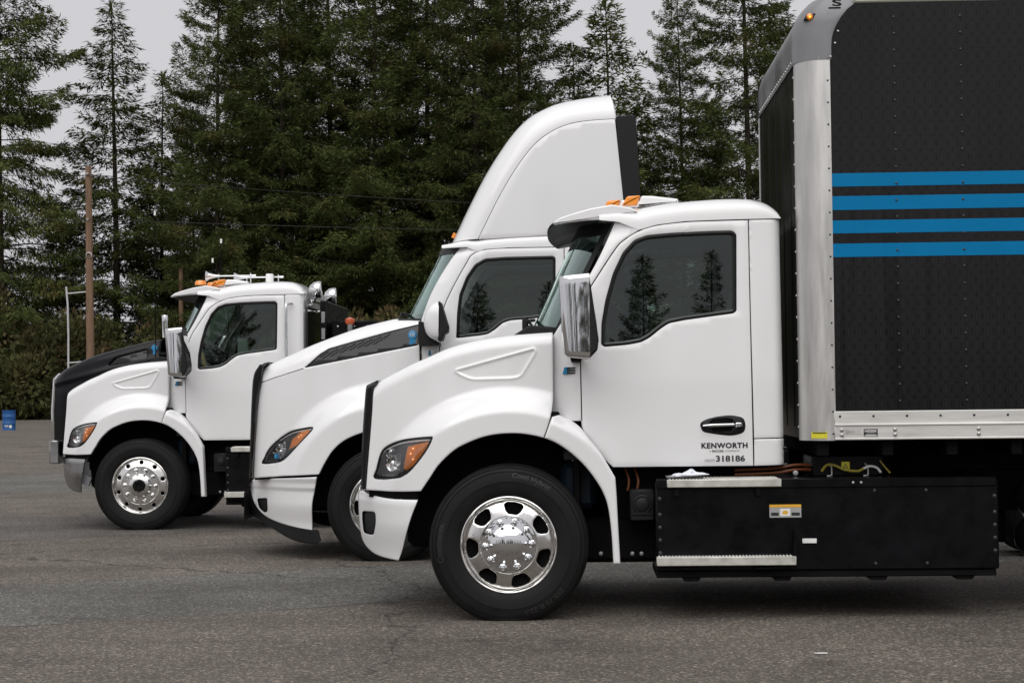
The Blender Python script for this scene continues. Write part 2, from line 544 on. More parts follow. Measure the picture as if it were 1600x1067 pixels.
def panel_mesh(name, outline, yf, g=0.03, thick=0.02, roll=0.006, holes=(), angle=40, more=()):
    loops = [resample(outline, g)] + [resample(h, g) for h in holes]
    pts = []; edges = []
    for L in loops:
        o = len(pts)
        pts += L
        edges += [(o + i, o + (i + 1) % len(L)) for i in range(len(L))]
    extra = []
    if roll > 0:
        for q, L in enumerate(loops):
            for f in (0.3, 1.0):
                extra += inset(L, roll * f * (1 if q == 0 else -1))
    A = np.array(loops[0])
    xs = np.arange(A[:, 0].min(), A[:, 0].max(), g)
    zs = np.arange(A[:, 1].min(), A[:, 1].max(), g * 0.866)
    gx, gz = np.meshgrid(xs, zs)
    gx = gx + (np.arange(len(zs)) % 2)[:, None] * g * 0.5
    X, Z = gx.ravel(), gz.ravel()
    def keep(X, Z, dmin):
        ok = in_poly(X, Z, loops[0])
        for L in loops[1:]:
            ok &= ~in_poly(X, Z, L)
        X, Z = X[ok], Z[ok]
        if len(X) == 0: return X, Z
        d = dist_poly(X, Z, loops)
        k = d > dmin
        return X[k], Z[k]
    X, Z = keep(X, Z, max(roll * 1.5, g * 0.45))
    if extra:
        E = np.array(extra)
        EX, EZ = keep(E[:, 0], E[:, 1], roll * 0.25)
        X = np.concatenate([X, EX]); Z = np.concatenate([Z, EZ])
    if len(more):
        E = np.array(more)
        d_ = np.min(np.hypot(X[:, None] - E[None, ::2, 0], Z[:, None] - E[None, ::2, 1]), axis=1)
        X, Z = X[d_ > .007], Z[d_ > .007]
        X = np.concatenate([X, E[:, 0]]); Z = np.concatenate([Z, E[:, 1]])
    V = [Vector(p) for p in pts] + [Vector((float(a), float(b))) for a, b in zip(X, Z)]
    res = delaunay_2d_cdt(V, edges, [], 0, 1e-5)
    ov, of = res[0], res[2]
    ox = np.array([p.x for p in ov]); oz = np.array([p.y for p in ov])
    F = np.array([f for f in of if len(f) == 3])
    cx = ox[F].mean(axis=1); cz = oz[F].mean(axis=1)
    ok = in_poly(cx, cz, loops[0])
    for L in loops[1:]:
        ok &= ~in_poly(cx, cz, L)
    F = F[ok]
    y = np.array([yf(float(a), float(b)) for a, b in zip(ox, oz)])
    if roll > 0:
        d = np.minimum(dist_poly(ox, oz, loops), roll)
        y = y + roll - np.sqrt(np.maximum(0, roll * roll - (roll - d) ** 2))
    # orient towards the near side
    e1 = np.stack([ox[F[:, 1]] - ox[F[:, 0]], oz[F[:, 1]] - oz[F[:, 0]]], 1)
    e2 = np.stack([ox[F[:, 2]] - ox[F[:, 0]], oz[F[:, 2]] - oz[F[:, 0]]], 1)
    cr_ = e1[:, 0] * e2[:, 1] - e1[:, 1] * e2[:, 0]
    F[cr_ < 0] = F[cr_ < 0][:, ::-1]
    verts = [(a, b, c) for a, b, c in zip(ox, y, oz)]
    faces = [tuple(int(i) for i in f) for f in F]
    if thick:
        cnt = {}
        for f in faces:
            for i in range(3):
                e = (f[i], f[(i + 1) % 3])
                cnt[e] = cnt.get(e, 0) + 1
        nb = {}
        for (a, b) in list(cnt):
            if (b, a) not in cnt:
                for i in (a, b):
                    if i not in nb:
                        nb[i] = len(verts)
                        v = verts[i]
                        verts.append((v[0], v[1] + thick, v[2]))
                faces.append((b, a, nb[a], nb[b]))
    used = sorted({i for f in faces for i in f})
    mp = {o: i for i, o in enumerate(used)}
    me = bpy.data.meshes.new(name)
    me.from_pydata([verts[i] for i in used], [], [tuple(mp[i] for i in f) for f in faces])
    return finish(me, angle)

def panel(name, outline, yf, mat, parent, **kw):
    return link_mesh(name, panel_mesh(name, outline, yf, **kw), mat, parent)

def interp(curve, x):
    """z of a polyline (sorted by x) at x"""
    if x <= curve[0][0]: return curve[0][1]
    for (a, b), (c, d) in zip(curve, curve[1:]):
        if x <= c:
            return b + (d - b) * (x - a) / (c - a + 1e-12)
    return curve[-1][1]

def text_geo(s, size, bold=0.0, space=1.0):
    cu = bpy.data.curves.new('lettering', 'FONT')
    cu.body = s
    cu.size = size
    cu.offset = bold
    cu.space_character = space
    cu.resolution_u = 3
    o = bpy.data.objects.new('lettering', cu)
    col.objects.link(o)
    bpy.context.view_layer.update()
    dg = bpy.context.evaluated_depsgraph_get()
    me = o.evaluated_get(dg).to_mesh()
    vs = [tuple(v.co) for v in me.vertices]
    fs = [tuple(p.vertices) for p in me.polygons]
    o.evaluated_get(dg).to_mesh_clear()
    bpy.data.objects.remove(o)
    bpy.data.curves.remove(cu)
    return vs, fs

def flat_text(name, s, x0, x1, z0, z1, yf, mat, parent, bold=0.0, space=1.0):
    vs, fs = text_geo(s, 1.0, bold, space)
    a = np.array(vs)
    u0, u1, v0, v1 = a[:, 0].min(), a[:, 0].max(), a[:, 1].min(), a[:, 1].max()
    out = []
    for u, v, _ in vs:
        x = x0 + (u - u0) / (u1 - u0) * (x1 - x0)
        z = z0 + (v - v0) / (v1 - v0) * (z1 - z0)
        out.append((x, yf(x, z), z))
    me = bpy.data.meshes.new(name)
    me.from_pydata(out, [], fs)
    return link_mesh(name, me, mat, parent)
def sstep(a, b, v):
    t = min(1.0, max(0.0, (v - a) / (b - a)))
    return t * t * (3 - 2 * t)

def lerp(a, b, t):
    return a + (b - a) * t

# side surfaces of the trucks in metres: x rearward from the front axle, y across (near side negative), z up
def cab_side(x, z):
    return -1.05 + 0.03 * max(0.0, z - 1.5)

def hood_side_a(x, z):
    t = min(1.6, max(0.0, (0.3 - x) / 1.2))
    hood = -1.085 + 0.07 * t + 0.165 * t * t
    fend = -1.18
    if x < -0.30:
        fend += 0.44 * ((-0.30 - x) / 0.66) ** 2.0
    r = math.hypot(x, z - 0.476)
    s = sstep(0.83, 1.01, r)
    return lerp(min(fend, hood), hood, s)

def rear_fender_a(x, z):
    r = math.hypot(x, z - 0.476)
    y = -1.185
    return y + 0.10 * sstep(0.80, 0.97, r) * sstep(0.5, 0.9, z)

def bumper_a(x, z):
    y = -1.17
    if x < -0.42:
        y += 0.50 * ((-0.42 - x) / 0.56) ** 2.2
    return y + 0.06 * sstep(0.62, 0.36, z) + 0.012 * sstep(0.73, 0.78, z)

def cab_side_b(x, z):
    return -1.06 + 0.035 * max(0.0, z - 1.5)

def hood_side_b(x, z):
    t = min(1.6, max(0.0, (0.35 - x) / 1.4))
    hood = -1.06 + 0.05 * t + 0.17 * t * t
    # above the crease the hood turns in
    zc = 1.855 + 0.182 * (x - 0.295) - 0.12 * max(0.0, -0.731 - x)
    hood += 0.22 * max(0.0, z - zc)
    fend = -1.17
    if x < -0.30:
        fend += 0.46 * ((-0.30 - x) / 0.86) ** 1.9
    r = math.hypot(x, z - 0.476)
    s = sstep(0.84, 1.08, r)
    return lerp(min(fend, hood), hood, s)

def bumper_b(x, z):
    y = -1.16
    if x < -0.48:
        y += 0.54 * ((-0.48 - x) / 0.72) ** 2.0
    return y + 0.02 * sstep(0.72, 0.66, z) + 0.05 * sstep(0.5, 0.28, z)

# ------------------------------------------------------------------ ground
def asphalt():
    m, nt, b = nt_new('worn_asphalt')
    L = nt.links
    tc = nd(nt, 'ShaderNodeTexCoord')
    sep = nd(nt, 'ShaderNodeSeparateXYZ')
    L.new(tc.outputs['Object'], sep.inputs[0])
    def mth(op, a, bb=None, cc=None):
        n = nd(nt, 'ShaderNodeMath', operation=op)
        for i, v in enumerate((a, bb, cc)):
            if v is None: continue
            if isinstance(v, (int, float)): n.inputs[i].default_value = v
            else: L.new(v, n.inputs[i])
        return n.outputs[0]
    def noise(scale, det=4.0, rough=0.6, vec=None, stretch=None):
        n = nd(nt, 'ShaderNodeTexNoise', Scale=scale, Detail=det, Roughness=rough)
        src = tc.outputs['Object']
        if stretch:
            mp = nd(nt, 'ShaderNodeMapping')
            mp.inputs['Scale'].default_value = stretch
            L.new(src, mp.inputs['Vector']); src = mp.outputs['Vector']
        L.new(src, n.inputs['Vector'])
        return n.outputs['Fac']
    def mix(f, a, bb, mode='MIX'):
        n = nd(nt, 'ShaderNodeMix', data_type='RGBA', blend_type=mode)
        if isinstance(f, (int, float)): n.inputs['Factor'].default_value = f
        else: L.new(f, n.inputs['Factor'])
        for k, v in (('A', a), ('B', bb)):
            if isinstance(v, tuple): n.inputs[k].default_value = (*v, 1)
            else: L.new(v, n.inputs[k])
        return n.outputs['Result']
    # distance across the paving lanes, with a wandering edge
    wob = mth('MULTIPLY', mth('SUBTRACT', noise(0.8, 5.0), 0.5), 0.35)
    lane = mth('ADD', mth('SUBTRACT', sep.outputs['Y'], mth('MULTIPLY', sep.outputs['X'], 0.468)), wob)
    brown = (0.116, 0.102, 0.088)
    grey = (0.112, 0.111, 0.103)
    def band(lo, hi, soft=0.03):
        a = nd(nt, 'ShaderNodeMapRange', interpolation_type='SMOOTHSTEP')
        L.new(lane, a.inputs['Value'])
        a.inputs['From Min'].default_value = lo - soft; a.inputs['From Max'].default_value = lo + soft
        c = nd(nt, 'ShaderNodeMapRange', interpolation_type='SMOOTHSTEP')
        L.new(lane, c.inputs['Value'])
        c.inputs['From Min'].default_value = hi - soft; c.inputs['From Max'].default_value = hi + soft
        return mth('SUBTRACT', a.outputs['Result'], c.outputs['Result'])
    col0 = mix(band(12.84, 15.65), brown, grey)
    col0 = mix(band(20.5, 24.3), col0, (0.098, 0.092, 0.086))
    col0 = mix(band(30.5, 38.0, .2), col0, grey)
    # blotches, tyre polished streaks
    bl = ramp(nt, noise(0.55, 6.0, 0.62), [(0.30, 0.66), (0.70, 1.22)])
    c1 = mix(1.0, col0, bl, 'MULTIPLY')
    st = ramp(nt, noise(0.9, 5.0, 0.6, stretch=(0.25, 1.6, 1)), [(0.35, 0.82), (0.68, 1.12)])
    c1 = mix(1.0, c1, st, 'MULTIPLY')
    # oil spots
    oil = ramp(nt, noise(1.5, 3.0, 0.5), [(0.63, 1.0), (0.72, 0.58)])
    c1 = mix(1.0, c1, oil, 'MULTIPLY')
    # aggregate
    vo = nd(nt, 'ShaderNodeTexVoronoi', Scale=80.0)
    L.new(tc.outputs['Object'], vo.inputs['Vector'])
    ag = nd(nt, 'ShaderNodeSeparateColor')
    L.new(vo.outputs['Color'], ag.inputs[0])
    agr = ramp(nt, ag.outputs[0], [(0.0, 0.42), (0.5, 0.88), (0.86, 1.25), (0.95, 2.8)])
    c1 = mix(1.0, c1, agr, 'MULTIPLY')
    tint = nd(nt, 'ShaderNodeMix', data_type='RGBA', blend_type='MIX')
    L.new(ramp(nt, ag.outputs[2], [(0.6, 0.0), (0.8, 0.25)]), tint.inputs['Factor']); L.new(c1, tint.inputs['A']); tint.inputs['B'].default_value = (0.17, 0.125, 0.085, 1)
    c1 = tint.outputs['Result']
    fine = ramp(nt, noise(260.0, 2.0, 0.7), [(0.3, 0.72), (0.7, 1.3)])
    c1 = mix(1.0, c1, fine, 'MULTIPLY')
    # open joints between the lanes and a few wandering cracks
    jn = None
    for v, w in ((12.84, 0.013), (15.65, 0.012), (20.5, 0.014), (24.3, 0.016), (30.5, 0.02)):
        d = mth('ABSOLUTE', mth('SUBTRACT', lane, v))
        wv = mth('MULTIPLY', ramp(nt, noise(1.1, 2.0), [(0.38, 0.1), (0.6, 1.0)]), w * 1.6)
        k = mth('LESS_THAN', d, wv)
        jn = k if jn is None else mth('MAXIMUM', jn, k)
    cw = nd(nt, 'ShaderNodeTexVoronoi', feature='DISTANCE_TO_EDGE', Scale=0.22)
    wv = nd(nt, 'ShaderNodeMix', data_type='VECTOR')
    nz = nd(nt, 'ShaderNodeTexNoise', Scale=1.6, Detail=6.0, Roughness=0.65)
    L.new(tc.outputs['Object'], nz.inputs['Vector'])
    va = nd(nt, 'ShaderNodeVectorMath', operation='MULTIPLY_ADD')
    L.new(nz.outputs['Color'], va.inputs[0]); va.inputs[1].default_value = (0.9, 0.9, 0); L.new(tc.outputs['Object'], va.inputs[2])
    L.new(va.outputs[0], cw.inputs['Vector'])
    ck = mth('MULTIPLY', mth('LESS_THAN', cw.outputs['Distance'], 0.0022), mth('GREATER_THAN', noise(0.35, 2.0), 0.44))
    jn = mth('MAXIMUM', jn, ck)
    c1 = mix(mth('MULTIPLY', jn, 0.75), c1, (0.022, 0.020, 0.018))
    L.new(c1, b.inputs['Base Color'])
    b.inputs['Roughness'].default_value = 0.86
    b.inputs['Specular IOR Level'].default_value = 0.35
    bp = nd(nt, 'ShaderNodeBump', Strength=0.55, Distance=0.006)
    hsum = mth('SUBTRACT', mth('ADD', ag.outputs[1], noise(140.0, 3.0)), mth('MULTIPLY', jn, 2.0))
    L.new(hsum, bp.inputs['Height'])
    L.new(bp.outputs['Normal'], b.inputs['Normal'])
    return m
M['asphalt'] = asphalt()
M['soil'] = pmat('forest_soil', (0.055, 0.042, 0.026), 0.95, vary=0.5, scale=1.2, bump=0.5, bscale=8)
M['dry_grass'] = pmat('dry_grass', (0.16, 0.115, 0.055), 0.9, vary=0.4, scale=1.5)

me = bpy.data.meshes.new('ground')
me.from_pydata([(-900, -900, 0), (900, -900, 0), (900, 900, 0), (-900, 900, 0)], [], [(0, 1, 2, 3)])
tag(link_mesh('ground', me, M['asphalt']), kind='structure')
# forest floor beyond the lot
edge = []
for i in range(161):
    x = -120 + i * 1.5
    edge.append((x, 116.5 + 0.9 * math.sin(x * .31) + .7 * math.sin(x * .83 + 1) + .4 * math.sin(x * 2.1), .004))
rows = [edge, [(x, y + 3, .10 + .05 * math.sin(x)) for x, y, z in edge], [(x, y + 14, .35) for x, y, z in edge], [(x * 1.6, 330, 1.2) for x, y, z in edge]]
tag(MB().grid(rows).build('forest_floor', M['soil'], angle=80), kind='structure')
# fringe of dead grass along the edge of the lot
N = 9000
gx = rng.uniform(-52, 30, N); 
gy = 116.3 + .9 * np.sin(gx * .31) + .7 * np.sin(gx * .83 + 1) + np.abs(rng.normal(0, 1.3, N))
hh = rng.uniform(.10, .45, N); th = rng.uniform(0, math.pi, N); ln = rng.normal(0, .12, (N, 2))
V = np.zeros((N, 3, 3))
V[:, 0] = np.stack([gx - .03 * np.cos(th), gy - .03 * np.sin(th), np.zeros(N)], 1)
V[:, 1] = np.stack([gx + .03 * np.cos(th), gy + .03 * np.sin(th), np.zeros(N)], 1)
V[:, 2] = np.stack([gx + ln[:, 0], gy + ln[:, 1], hh], 1)
me = bpy.data.meshes.new('dead_grass')
me.from_pydata(V.reshape(-1, 3).tolist(), [], [(3 * i, 3 * i + 1, 3 * i + 2) for i in range(N)])
tag(link_mesh('dead_grass', me, M['dry_grass']), 'fringe of dead brown grass along the far edge of the lot', 'grass', kind='stuff')

# ------------------------------------------------------------------ vegetation
def leaf_mat(name, dark, mid, light, brown=None, bfrac=0.0):
    m, nt, b = nt_new(name)
    L = nt.links
    geo = nd(nt, 'ShaderNodeNewGeometry')
    tc = nd(nt, 'ShaderNodeTexCoord')
    oi = nd(nt, 'ShaderNodeObjectInfo')
    n = nd(nt, 'ShaderNodeTexNoise', Scale=0.35, Detail=4.0, Roughness=0.6)
    av = nd(nt, 'ShaderNodeVectorMath', operation='ADD')
    L.new(tc.outputs['Object'], av.inputs[0]); L.new(oi.outputs['Random'], av.inputs[1])
    L.new(av.outputs[0], n.inputs['Vector'])
    add = nd(nt, 'ShaderNodeMath', operation='MULTIPLY_ADD')
    L.new(geo.outputs['Random Per Island'], add.inputs[0]); add.inputs[1].default_value = 0.55
    mm = nd(nt, 'ShaderNodeMath', operation='MULTIPLY_ADD')
    L.new(n.outputs['Fac'], mm.inputs[0]); mm.inputs[1].default_value = 0.75; mm.inputs[2].default_value = -0.15
    L.new(mm.outputs[0], add.inputs[2])
    c = ramp(nt, add.outputs[0], [(0.12, dark), (0.5, mid), (0.92, light)])
    if brown:
        n2 = nd(nt, 'ShaderNodeTexNoise', Scale=0.5, Detail=3.0)
        L.new(av.outputs[0], n2.inputs['Vector'])
        f = ramp(nt, n2.outputs['Fac'], [(0.60 - bfrac * .1, 0.0), (0.74 - bfrac * .1, bfrac)])
        mx = nd(nt, 'ShaderNodeMix', data_type='RGBA')
        L.new(f, mx.inputs['Factor']); L.new(c, mx.inputs['A']); mx.inputs['B'].default_value = (*brown, 1)
        c = mx.outputs['Result']
    # every tree a little lighter or darker than the next
    hs = nd(nt, 'ShaderNodeHueSaturation')
    mr = nd(nt, 'ShaderNodeMapRange')
    L.new(oi.outputs['Random'], mr.inputs['Value']); mr.inputs['To Min'].default_value = 0.8; mr.inputs['To Max'].default_value = 1.2
    L.new(mr.outputs['Result'], hs.inputs['Value']); L.new(c, hs.inputs['Color'])
    L.new(hs.outputs['Color'], b.inputs['Base Color'])
    b.inputs['Roughness'].default_value = 0.75
    b.inputs['Specular IOR Level'].default_value = 0.08
    tr = nd(nt, 'ShaderNodeBsdfTranslucent')
    L.new(hs.outputs['Color'], tr.inputs['Color'])
    mx = nd(nt, 'ShaderNodeMixShader'); mx.inputs['Fac'].default_value = 0.22
    out = nt.nodes['Material Output']
    L.new(b.outputs[0], mx.inputs[1]); L.new(tr.outputs[0], mx.inputs[2]); L.new(mx.outputs[0], out.inputs['Surface'])
    return m
M['fir'] = leaf_mat('fir_needles', (0.030, 0.044, 0.014), (0.080, 0.104, 0.032), (0.142, 0.162, 0.052), (0.13, 0.088, 0.036), 0.55)
M['fir_light'] = leaf_mat('young_needles', (0.040, 0.055, 0.018), (0.090, 0.112, 0.036), (0.150, 0.165, 0.060), (0.14, 0.09, 0.04), 0.5)
M['bush'] = leaf_mat('bush_leaves', (0.036, 0.040, 0.016), (0.090, 0.094, 0.036), (0.150, 0.145, 0.062), (0.13, 0.090, 0.05), 0.9)
M['bark'] = pmat('bark', (0.052, 0.040, 0.030), 0.95, vary=0.4, scale=2.0, stretch=(3, 3, 0.5), bump=0.6, bscale=9)

def np_mesh(name, V, nper):
    """V: (count, nper, 3) separate faces"""
    n = V.shape[0]
    me = bpy.data.meshes.new(name)
    me.vertices.add(n * nper); me.loops.add(n * nper); me.polygons.add(n)
    me.vertices.foreach_set('co', V.reshape(-1).astype(np.float32))
    me.loops.foreach_set('vertex_index', np.arange(n * nper, dtype=np.int32))
    me.polygons.foreach_set('loop_start', np.arange(0, n * nper, nper, dtype=np.int32))
    me.polygons.foreach_set('loop_total', np.full(n, nper, np.int32))
    me.update(calc_edges=True)
    return me

def sprays(P, D, Nrm, l, w):
    """rhombic needle sprays: base P, direction D, plane normal Nrm"""
    S = np.cross(D, Nrm)
    S /= np.linalg.norm(S, axis=1)[:, None] + 1e-9
    l = l[:, None]; w = w[:, None]
    return np.stack([P, P + D * l * .45 + S * w, P + D * l, P + D * l * .4 - S * w], 1)

def conifer_meshes(name, H, R, seed, base=.08, airy=1.0, droop=1.0, power=.7, step=.55, dens=90.0):
    r = np.random.default_rng(seed)
    b = MB()
    tp = []
    for k in range(12):
        t = k / 11
        tp.append((.18 * math.sin(t * 3 + seed), .15 * math.sin(t * 2.3 + seed * 2), t * H * .985))
    b.tube(tp, [max(.02, H * .0075 * (1 - t / 11) ** .9 + .015) for t in range(12)], 9)
    VV = []
    z = H * base
    lobes = r.uniform(.60, 1.2, 24)
    limb = MB()
    up = np.array([0, 0, 1.])
    while z < H * .99:
        t = z / H
        prof = ((1 - t) ** power) * (1 if t > .25 else .75 + .25 * t / .25)
        nb = max(3, int(round(5.0 * airy * (0.8 + .4 * (1 - t)))))
        a0 = r.uniform(0, 6.28)
        for k in range(nb):
            az = a0 + 6.283 * k / nb + r.normal(0, .3)
            lob = lobes[int((az % 6.283) / 6.283 * 8) % 8 + 8 * (int(t * 11) % 3)]
            Lb = R * prof * lob * r.uniform(.55, 1.12) + .25
            zz = z + r.uniform(-.3, .3)
            out = np.array([math.cos(az), math.sin(az), 0])
            sidev = np.array([-out[1], out[0], 0])
            el0 = math.radians(r.normal(2, 8) + 26 * t)
            dr = droop * (.42 + .25 * (1 - t)) * r.uniform(.6, 1.35)
            off = np.array([.18 * math.sin(t * 3 + seed), .15 * math.sin(t * 2.3 + seed * 2), zz])
            def at(ts):
                hz = Lb * ts * math.cos(el0)
                vz = Lb * (ts * math.sin(el0) - dr * .62 * ts ** 1.7 + .22 * ts ** 4)
                return out[None] * hz[:, None] + up[None] * vz[:, None] + off
            if Lb > 1.2:
                q = at(np.linspace(0, .8, 4))
                limb.tube([tuple(p) for p in q], [.012 + .018 * Lb * .35 * (1 - u) for u in (0, .33, .66, 1)], 4, caps=False)
            n = int(dens * (Lb ** 1.55) * .55 + 8)
            tt = r.uniform(.06, 1, n) ** .75
            p0 = at(tt); d = at(tt + .03) - p0
            d /= np.linalg.norm(d, axis=1)[:, None] + 1e-9
            # foliage gathers on side twigs: clumps along the branch
            cl = np.round(tt * Lb / .55) * .55 / Lb
            tt2 = np.clip(cl + r.normal(0, .10 / max(Lb, .5), n), 0.03, 1)
            p0 = at(tt2)
            tw = (.14 + .40 * Lb * (1 - tt2) ** .7 * np.where(tt2 < .22, .45, 1.0)) * r.uniform(0, 1, n) ** .8
            sg = np.sign(r.uniform(-1, 1, n))
            dd = d * .66 + sidev[None] * (sg * .75)[:, None] + up[None] * (-.24 * droop + r.normal(0, .10, n))[:, None]
            dd /= np.linalg.norm(dd, axis=1)[:, None]
            pos = p0 + dd * tw[:, None] + r.normal(0, .07, (n, 3)) - up[None] * (np.abs(r.normal(0, .12, n)) * droop)[:, None]
            d2 = dd + r.normal(0, .34, (n, 3)) - up[None] * (.20 * droop)
            d2 /= np.linalg.norm(d2, axis=1)[:, None]
            nn = up[None] + r.normal(0, .60, (n, 3))
            VV.append(sprays(pos, d2, nn, r.uniform(.20, .46, n), r.uniform(.020, .050, n)))
        z += step * r.uniform(.65, 1.35) * (1.0 if t < .8 else .7)
    n = 14
    P = np.stack([np.full(n, tp[-1][0]), np.full(n, tp[-1][1]), H * (.955 + np.arange(n) * .003)], 1)
    D = r.normal(0, .35, (n, 3)); D[:, 2] = 1; D /= np.linalg.norm(D, axis=1)[:, None]
    VV.append(sprays(P, D, r.normal(0, 1, (n, 3)), np.full(n, .5), np.full(n, .05)))
    V = np.concatenate(VV)
    crown = np_mesh(name + '_crown', V, 4)
    crown.materials.append(M['fir'])
    b.add(limb.v, limb.f)
    trunk = b.mesh(name + '_trunk', 60, recalc=False)
    trunk.materials.append(M['bark'])
    return trunk, crown

VAR = {
    'tall1': conifer_meshes('fir', 36, 7.8, 11, base=.05, power=.60),
    'tall2': conifer_meshes('fir', 38, 7.2, 12, base=.08, power=.52, droop=1.1),
    'tall3': conifer_meshes('fir', 34, 7.6, 13, base=.04, power=.66, droop=.75),
    'tall4': conifer_meshes('fir', 37, 7.0, 21, base=.12, power=.56, step=.66, droop=.9),
    'spire': conifer_meshes('fir', 27, 5.2, 14, base=.08, airy=1.0, step=.66, power=.80, droop=1.2, dens=100),
    'young': conifer_meshes('fir', 20, 4.8, 15, base=.03, step=.46, power=.85, droop=.7),
    'young2': conifer_meshes('fir', 20, 4.4, 25, base=.03, step=.50, power=.95, droop=1.0),
    'bushy': conifer_meshes('fir', 30, 7.0, 16, base=.03, step=.52, power=.55, droop=.7),
}
HREF = {'tall1': 36, 'tall2': 38, 'tall3': 34, 'tall4': 37, 'spire': 27, 'young': 20, 'young2': 20, 'bushy': 30}

LIGHT = {}
def fir(var, px, depth, H, wide, label, name='fir_tree', group='fir trees behind the lot', light=False, rot=None, x=None):
    if x is None:
        x = (px - 800) / 2800 * depth
    s = H / HREF[var]
    t = empty(name, (x, depth, 0), random.uniform(0, 6.28) if rot is None else rot)
    t.scale = (s * wide, s * wide, s)
    tag(t, label, 'tree', group)
    tm, cm = VAR[var]
    link_mesh('trunk', tm, None, t)
    if light:
        if var not in LIGHT:
            LIGHT[var] = cm.copy(); LIGHT[var].materials.clear(); LIGHT[var].materials.append(M['fir_light'])
        cm = LIGHT[var]
    link_mesh('crown', cm, None, t)
    return t

for a in [
    ('tall2', -2, 122, 47, .92, 'huge dark fir cut by the left edge of the picture'),
    ('spire', 178, 125, 29.3, 1.35, 'slender airy fir standing alone behind the utility pole'),
    ('young2', 255, 128, 24.6, 1.05, 'smaller fir with pointed tip just right of the slender lone fir'),
    ('young', 92, 130, 15.0, 1.1, 'low dark fir seen between the left edge tree and the lone fir'),
    ('tall3', 345, 119, 33, .95, 'broad fir forming the left flank of the tall dense stand'),
    ('tall1', 440, 121, 39, .92, 'tall fir with brown tipped branches above the leftmost truck cab'),
    ('tall4', 520, 124, 41, .95, 'tall fir rising behind the leftmost truck work lamps'),
    ('tall3', 592, 122, 36, .90, 'tall dense fir above the front of the middle truck'),
    ('tall2', 668, 126, 42, .92, 'tall narrow fir left of the roof fairing, second nearest to it'),
    ('tall1', 745, 120, 38, .92, 'tall fir standing directly left of the white roof fairing'),
    ('tall4', 818, 124, 41, .95, 'tall fir directly behind the top of the white roof fairing'),
    ('young2', 902, 132, 27, 1.25, 'fir directly right of the roof fairing, below a gap of sky'),
    ('young', 950, 126, 29.3, 1.15, 'pointed fir behind the nearest truck roof lamps'),
    ('tall3', 1066, 127, 30.0, 1.0, 'broad fir with its tip at the upper edge, left of the box corner'),
    ('tall4', 1172, 122, 39, 1.05, 'tall layered fir next to the top corner of the box body'),
    ('bushy', 1222, 138, 30, .80, 'rounded fir top peeking out left of the grey corner casting'),
    ('young', 1010, 138, 22, 1.2, 'shorter fir filling the gap between two pointed firs above the cab'),
    ('young2', 1120, 136, 23, 1.2, 'shorter fir standing low between the cab roof and the box'),
    ('bushy', 300, 132, 24, .9, 'dark fir behind the left flank of the dense stand'),
    ('tall3', 480, 134, 34, 1.0, 'fir in the second row above the leftmost truck rear window'),
    ('bushy', 630, 137, 34, 1.0, 'fir in the second row above the middle truck hood'),
    ('tall1', 788, 136, 36, 1.0, 'fir in the second row behind the white roof fairing'),
    ('tall3', 395, 137, 34, 1.0, 'fir in the second row above the leftmost truck windscreen'),
    ('young2', 560, 140, 26, 1.3, 'lower fir deep inside the dense stand'),
    ('young', 715, 142, 26, 1.3, 'lower fir in shade deep behind the middle truck windscreen'),
    ('young', 870, 141, 24, 1.3, 'lower fir in shade right behind the roof fairing'),
    ('young', -60, 128, 20, 1.3, 'fir behind the huge tree at the left edge'),
    ('bushy', 1300, 140, 26, 1.0, 'fir hidden behind the box body of the nearest truck'),
]:
    fir(*a)
for a in [
    ('young', 462, 120, 15.0, .75, 'young light green fir above the leftmost truck cab rear'),
    ('young2', 372, 121, 9.5, .9, 'small light green fir above the leftmost truck horns'),
    ('young', 545, 121, 9.0, .9, 'small light green fir left of the middle truck windscreen'),
    ('young2', 300, 120, 11.0, .9, 'small light green fir above the leftmost truck visor'),
    ('young', 628, 121, 11.0, .8, 'small light green fir beside the middle truck mirror'),
]:
    fir(*a, light=True, name='young_fir', group='young firs in front of the stand')
for i, px in enumerate((-150, -230, -330, -420, -540, -660, 1370, 1460, 1550, 1650, 1760, 1880)):
    fir(('tall1', 'bushy', 'tall4', 'tall3', 'young', 'tall2')[i % 6], px, 122 + (i * 7) % 15, (34, 27, 36, 31, 21, 37)[i % 6], 1.0, 'fir of the same stand, beyond the picture edge', group='firs outside the picture')
# trees across the road behind the photographer: they show in the window panes
for i, (x, y, H, var, wd) in enumerate([(.4, -102, 17.6, 'young', 1.1), (5.4, -101, 17.8, 'young2', 1.05), (9.8, -106, 15.5, 'young', 1.0), (-11.0, -100, 17.6, 'young', 1.1), (-5.6, -102, 17.8, 'young2', 1.05), (-17.5, -104, 13.0, 'young', .9),
                                       (-30.5, -98, 20.0, 'bushy', .8), (-26.0, -103, 17.5, 'young', .8), (-35.5, -100, 21.0, 'bushy', .8), (19, -108, 16, 'young', .9), (30, -106, 19, 'bushy', .8), (-46, -105, 19, 'bushy', .9), (-60, -100, 22, 'bushy', .9), (44, -104, 20, 'bushy', .9), (-75, -90, 22, 'bushy', 1), (60, -100, 22, 'bushy', 1)]):
    fir(var, 0, y, H, wd, 'fir mirrored in the truck windows, across the lot behind the camera', group='firs behind the camera', x=x)

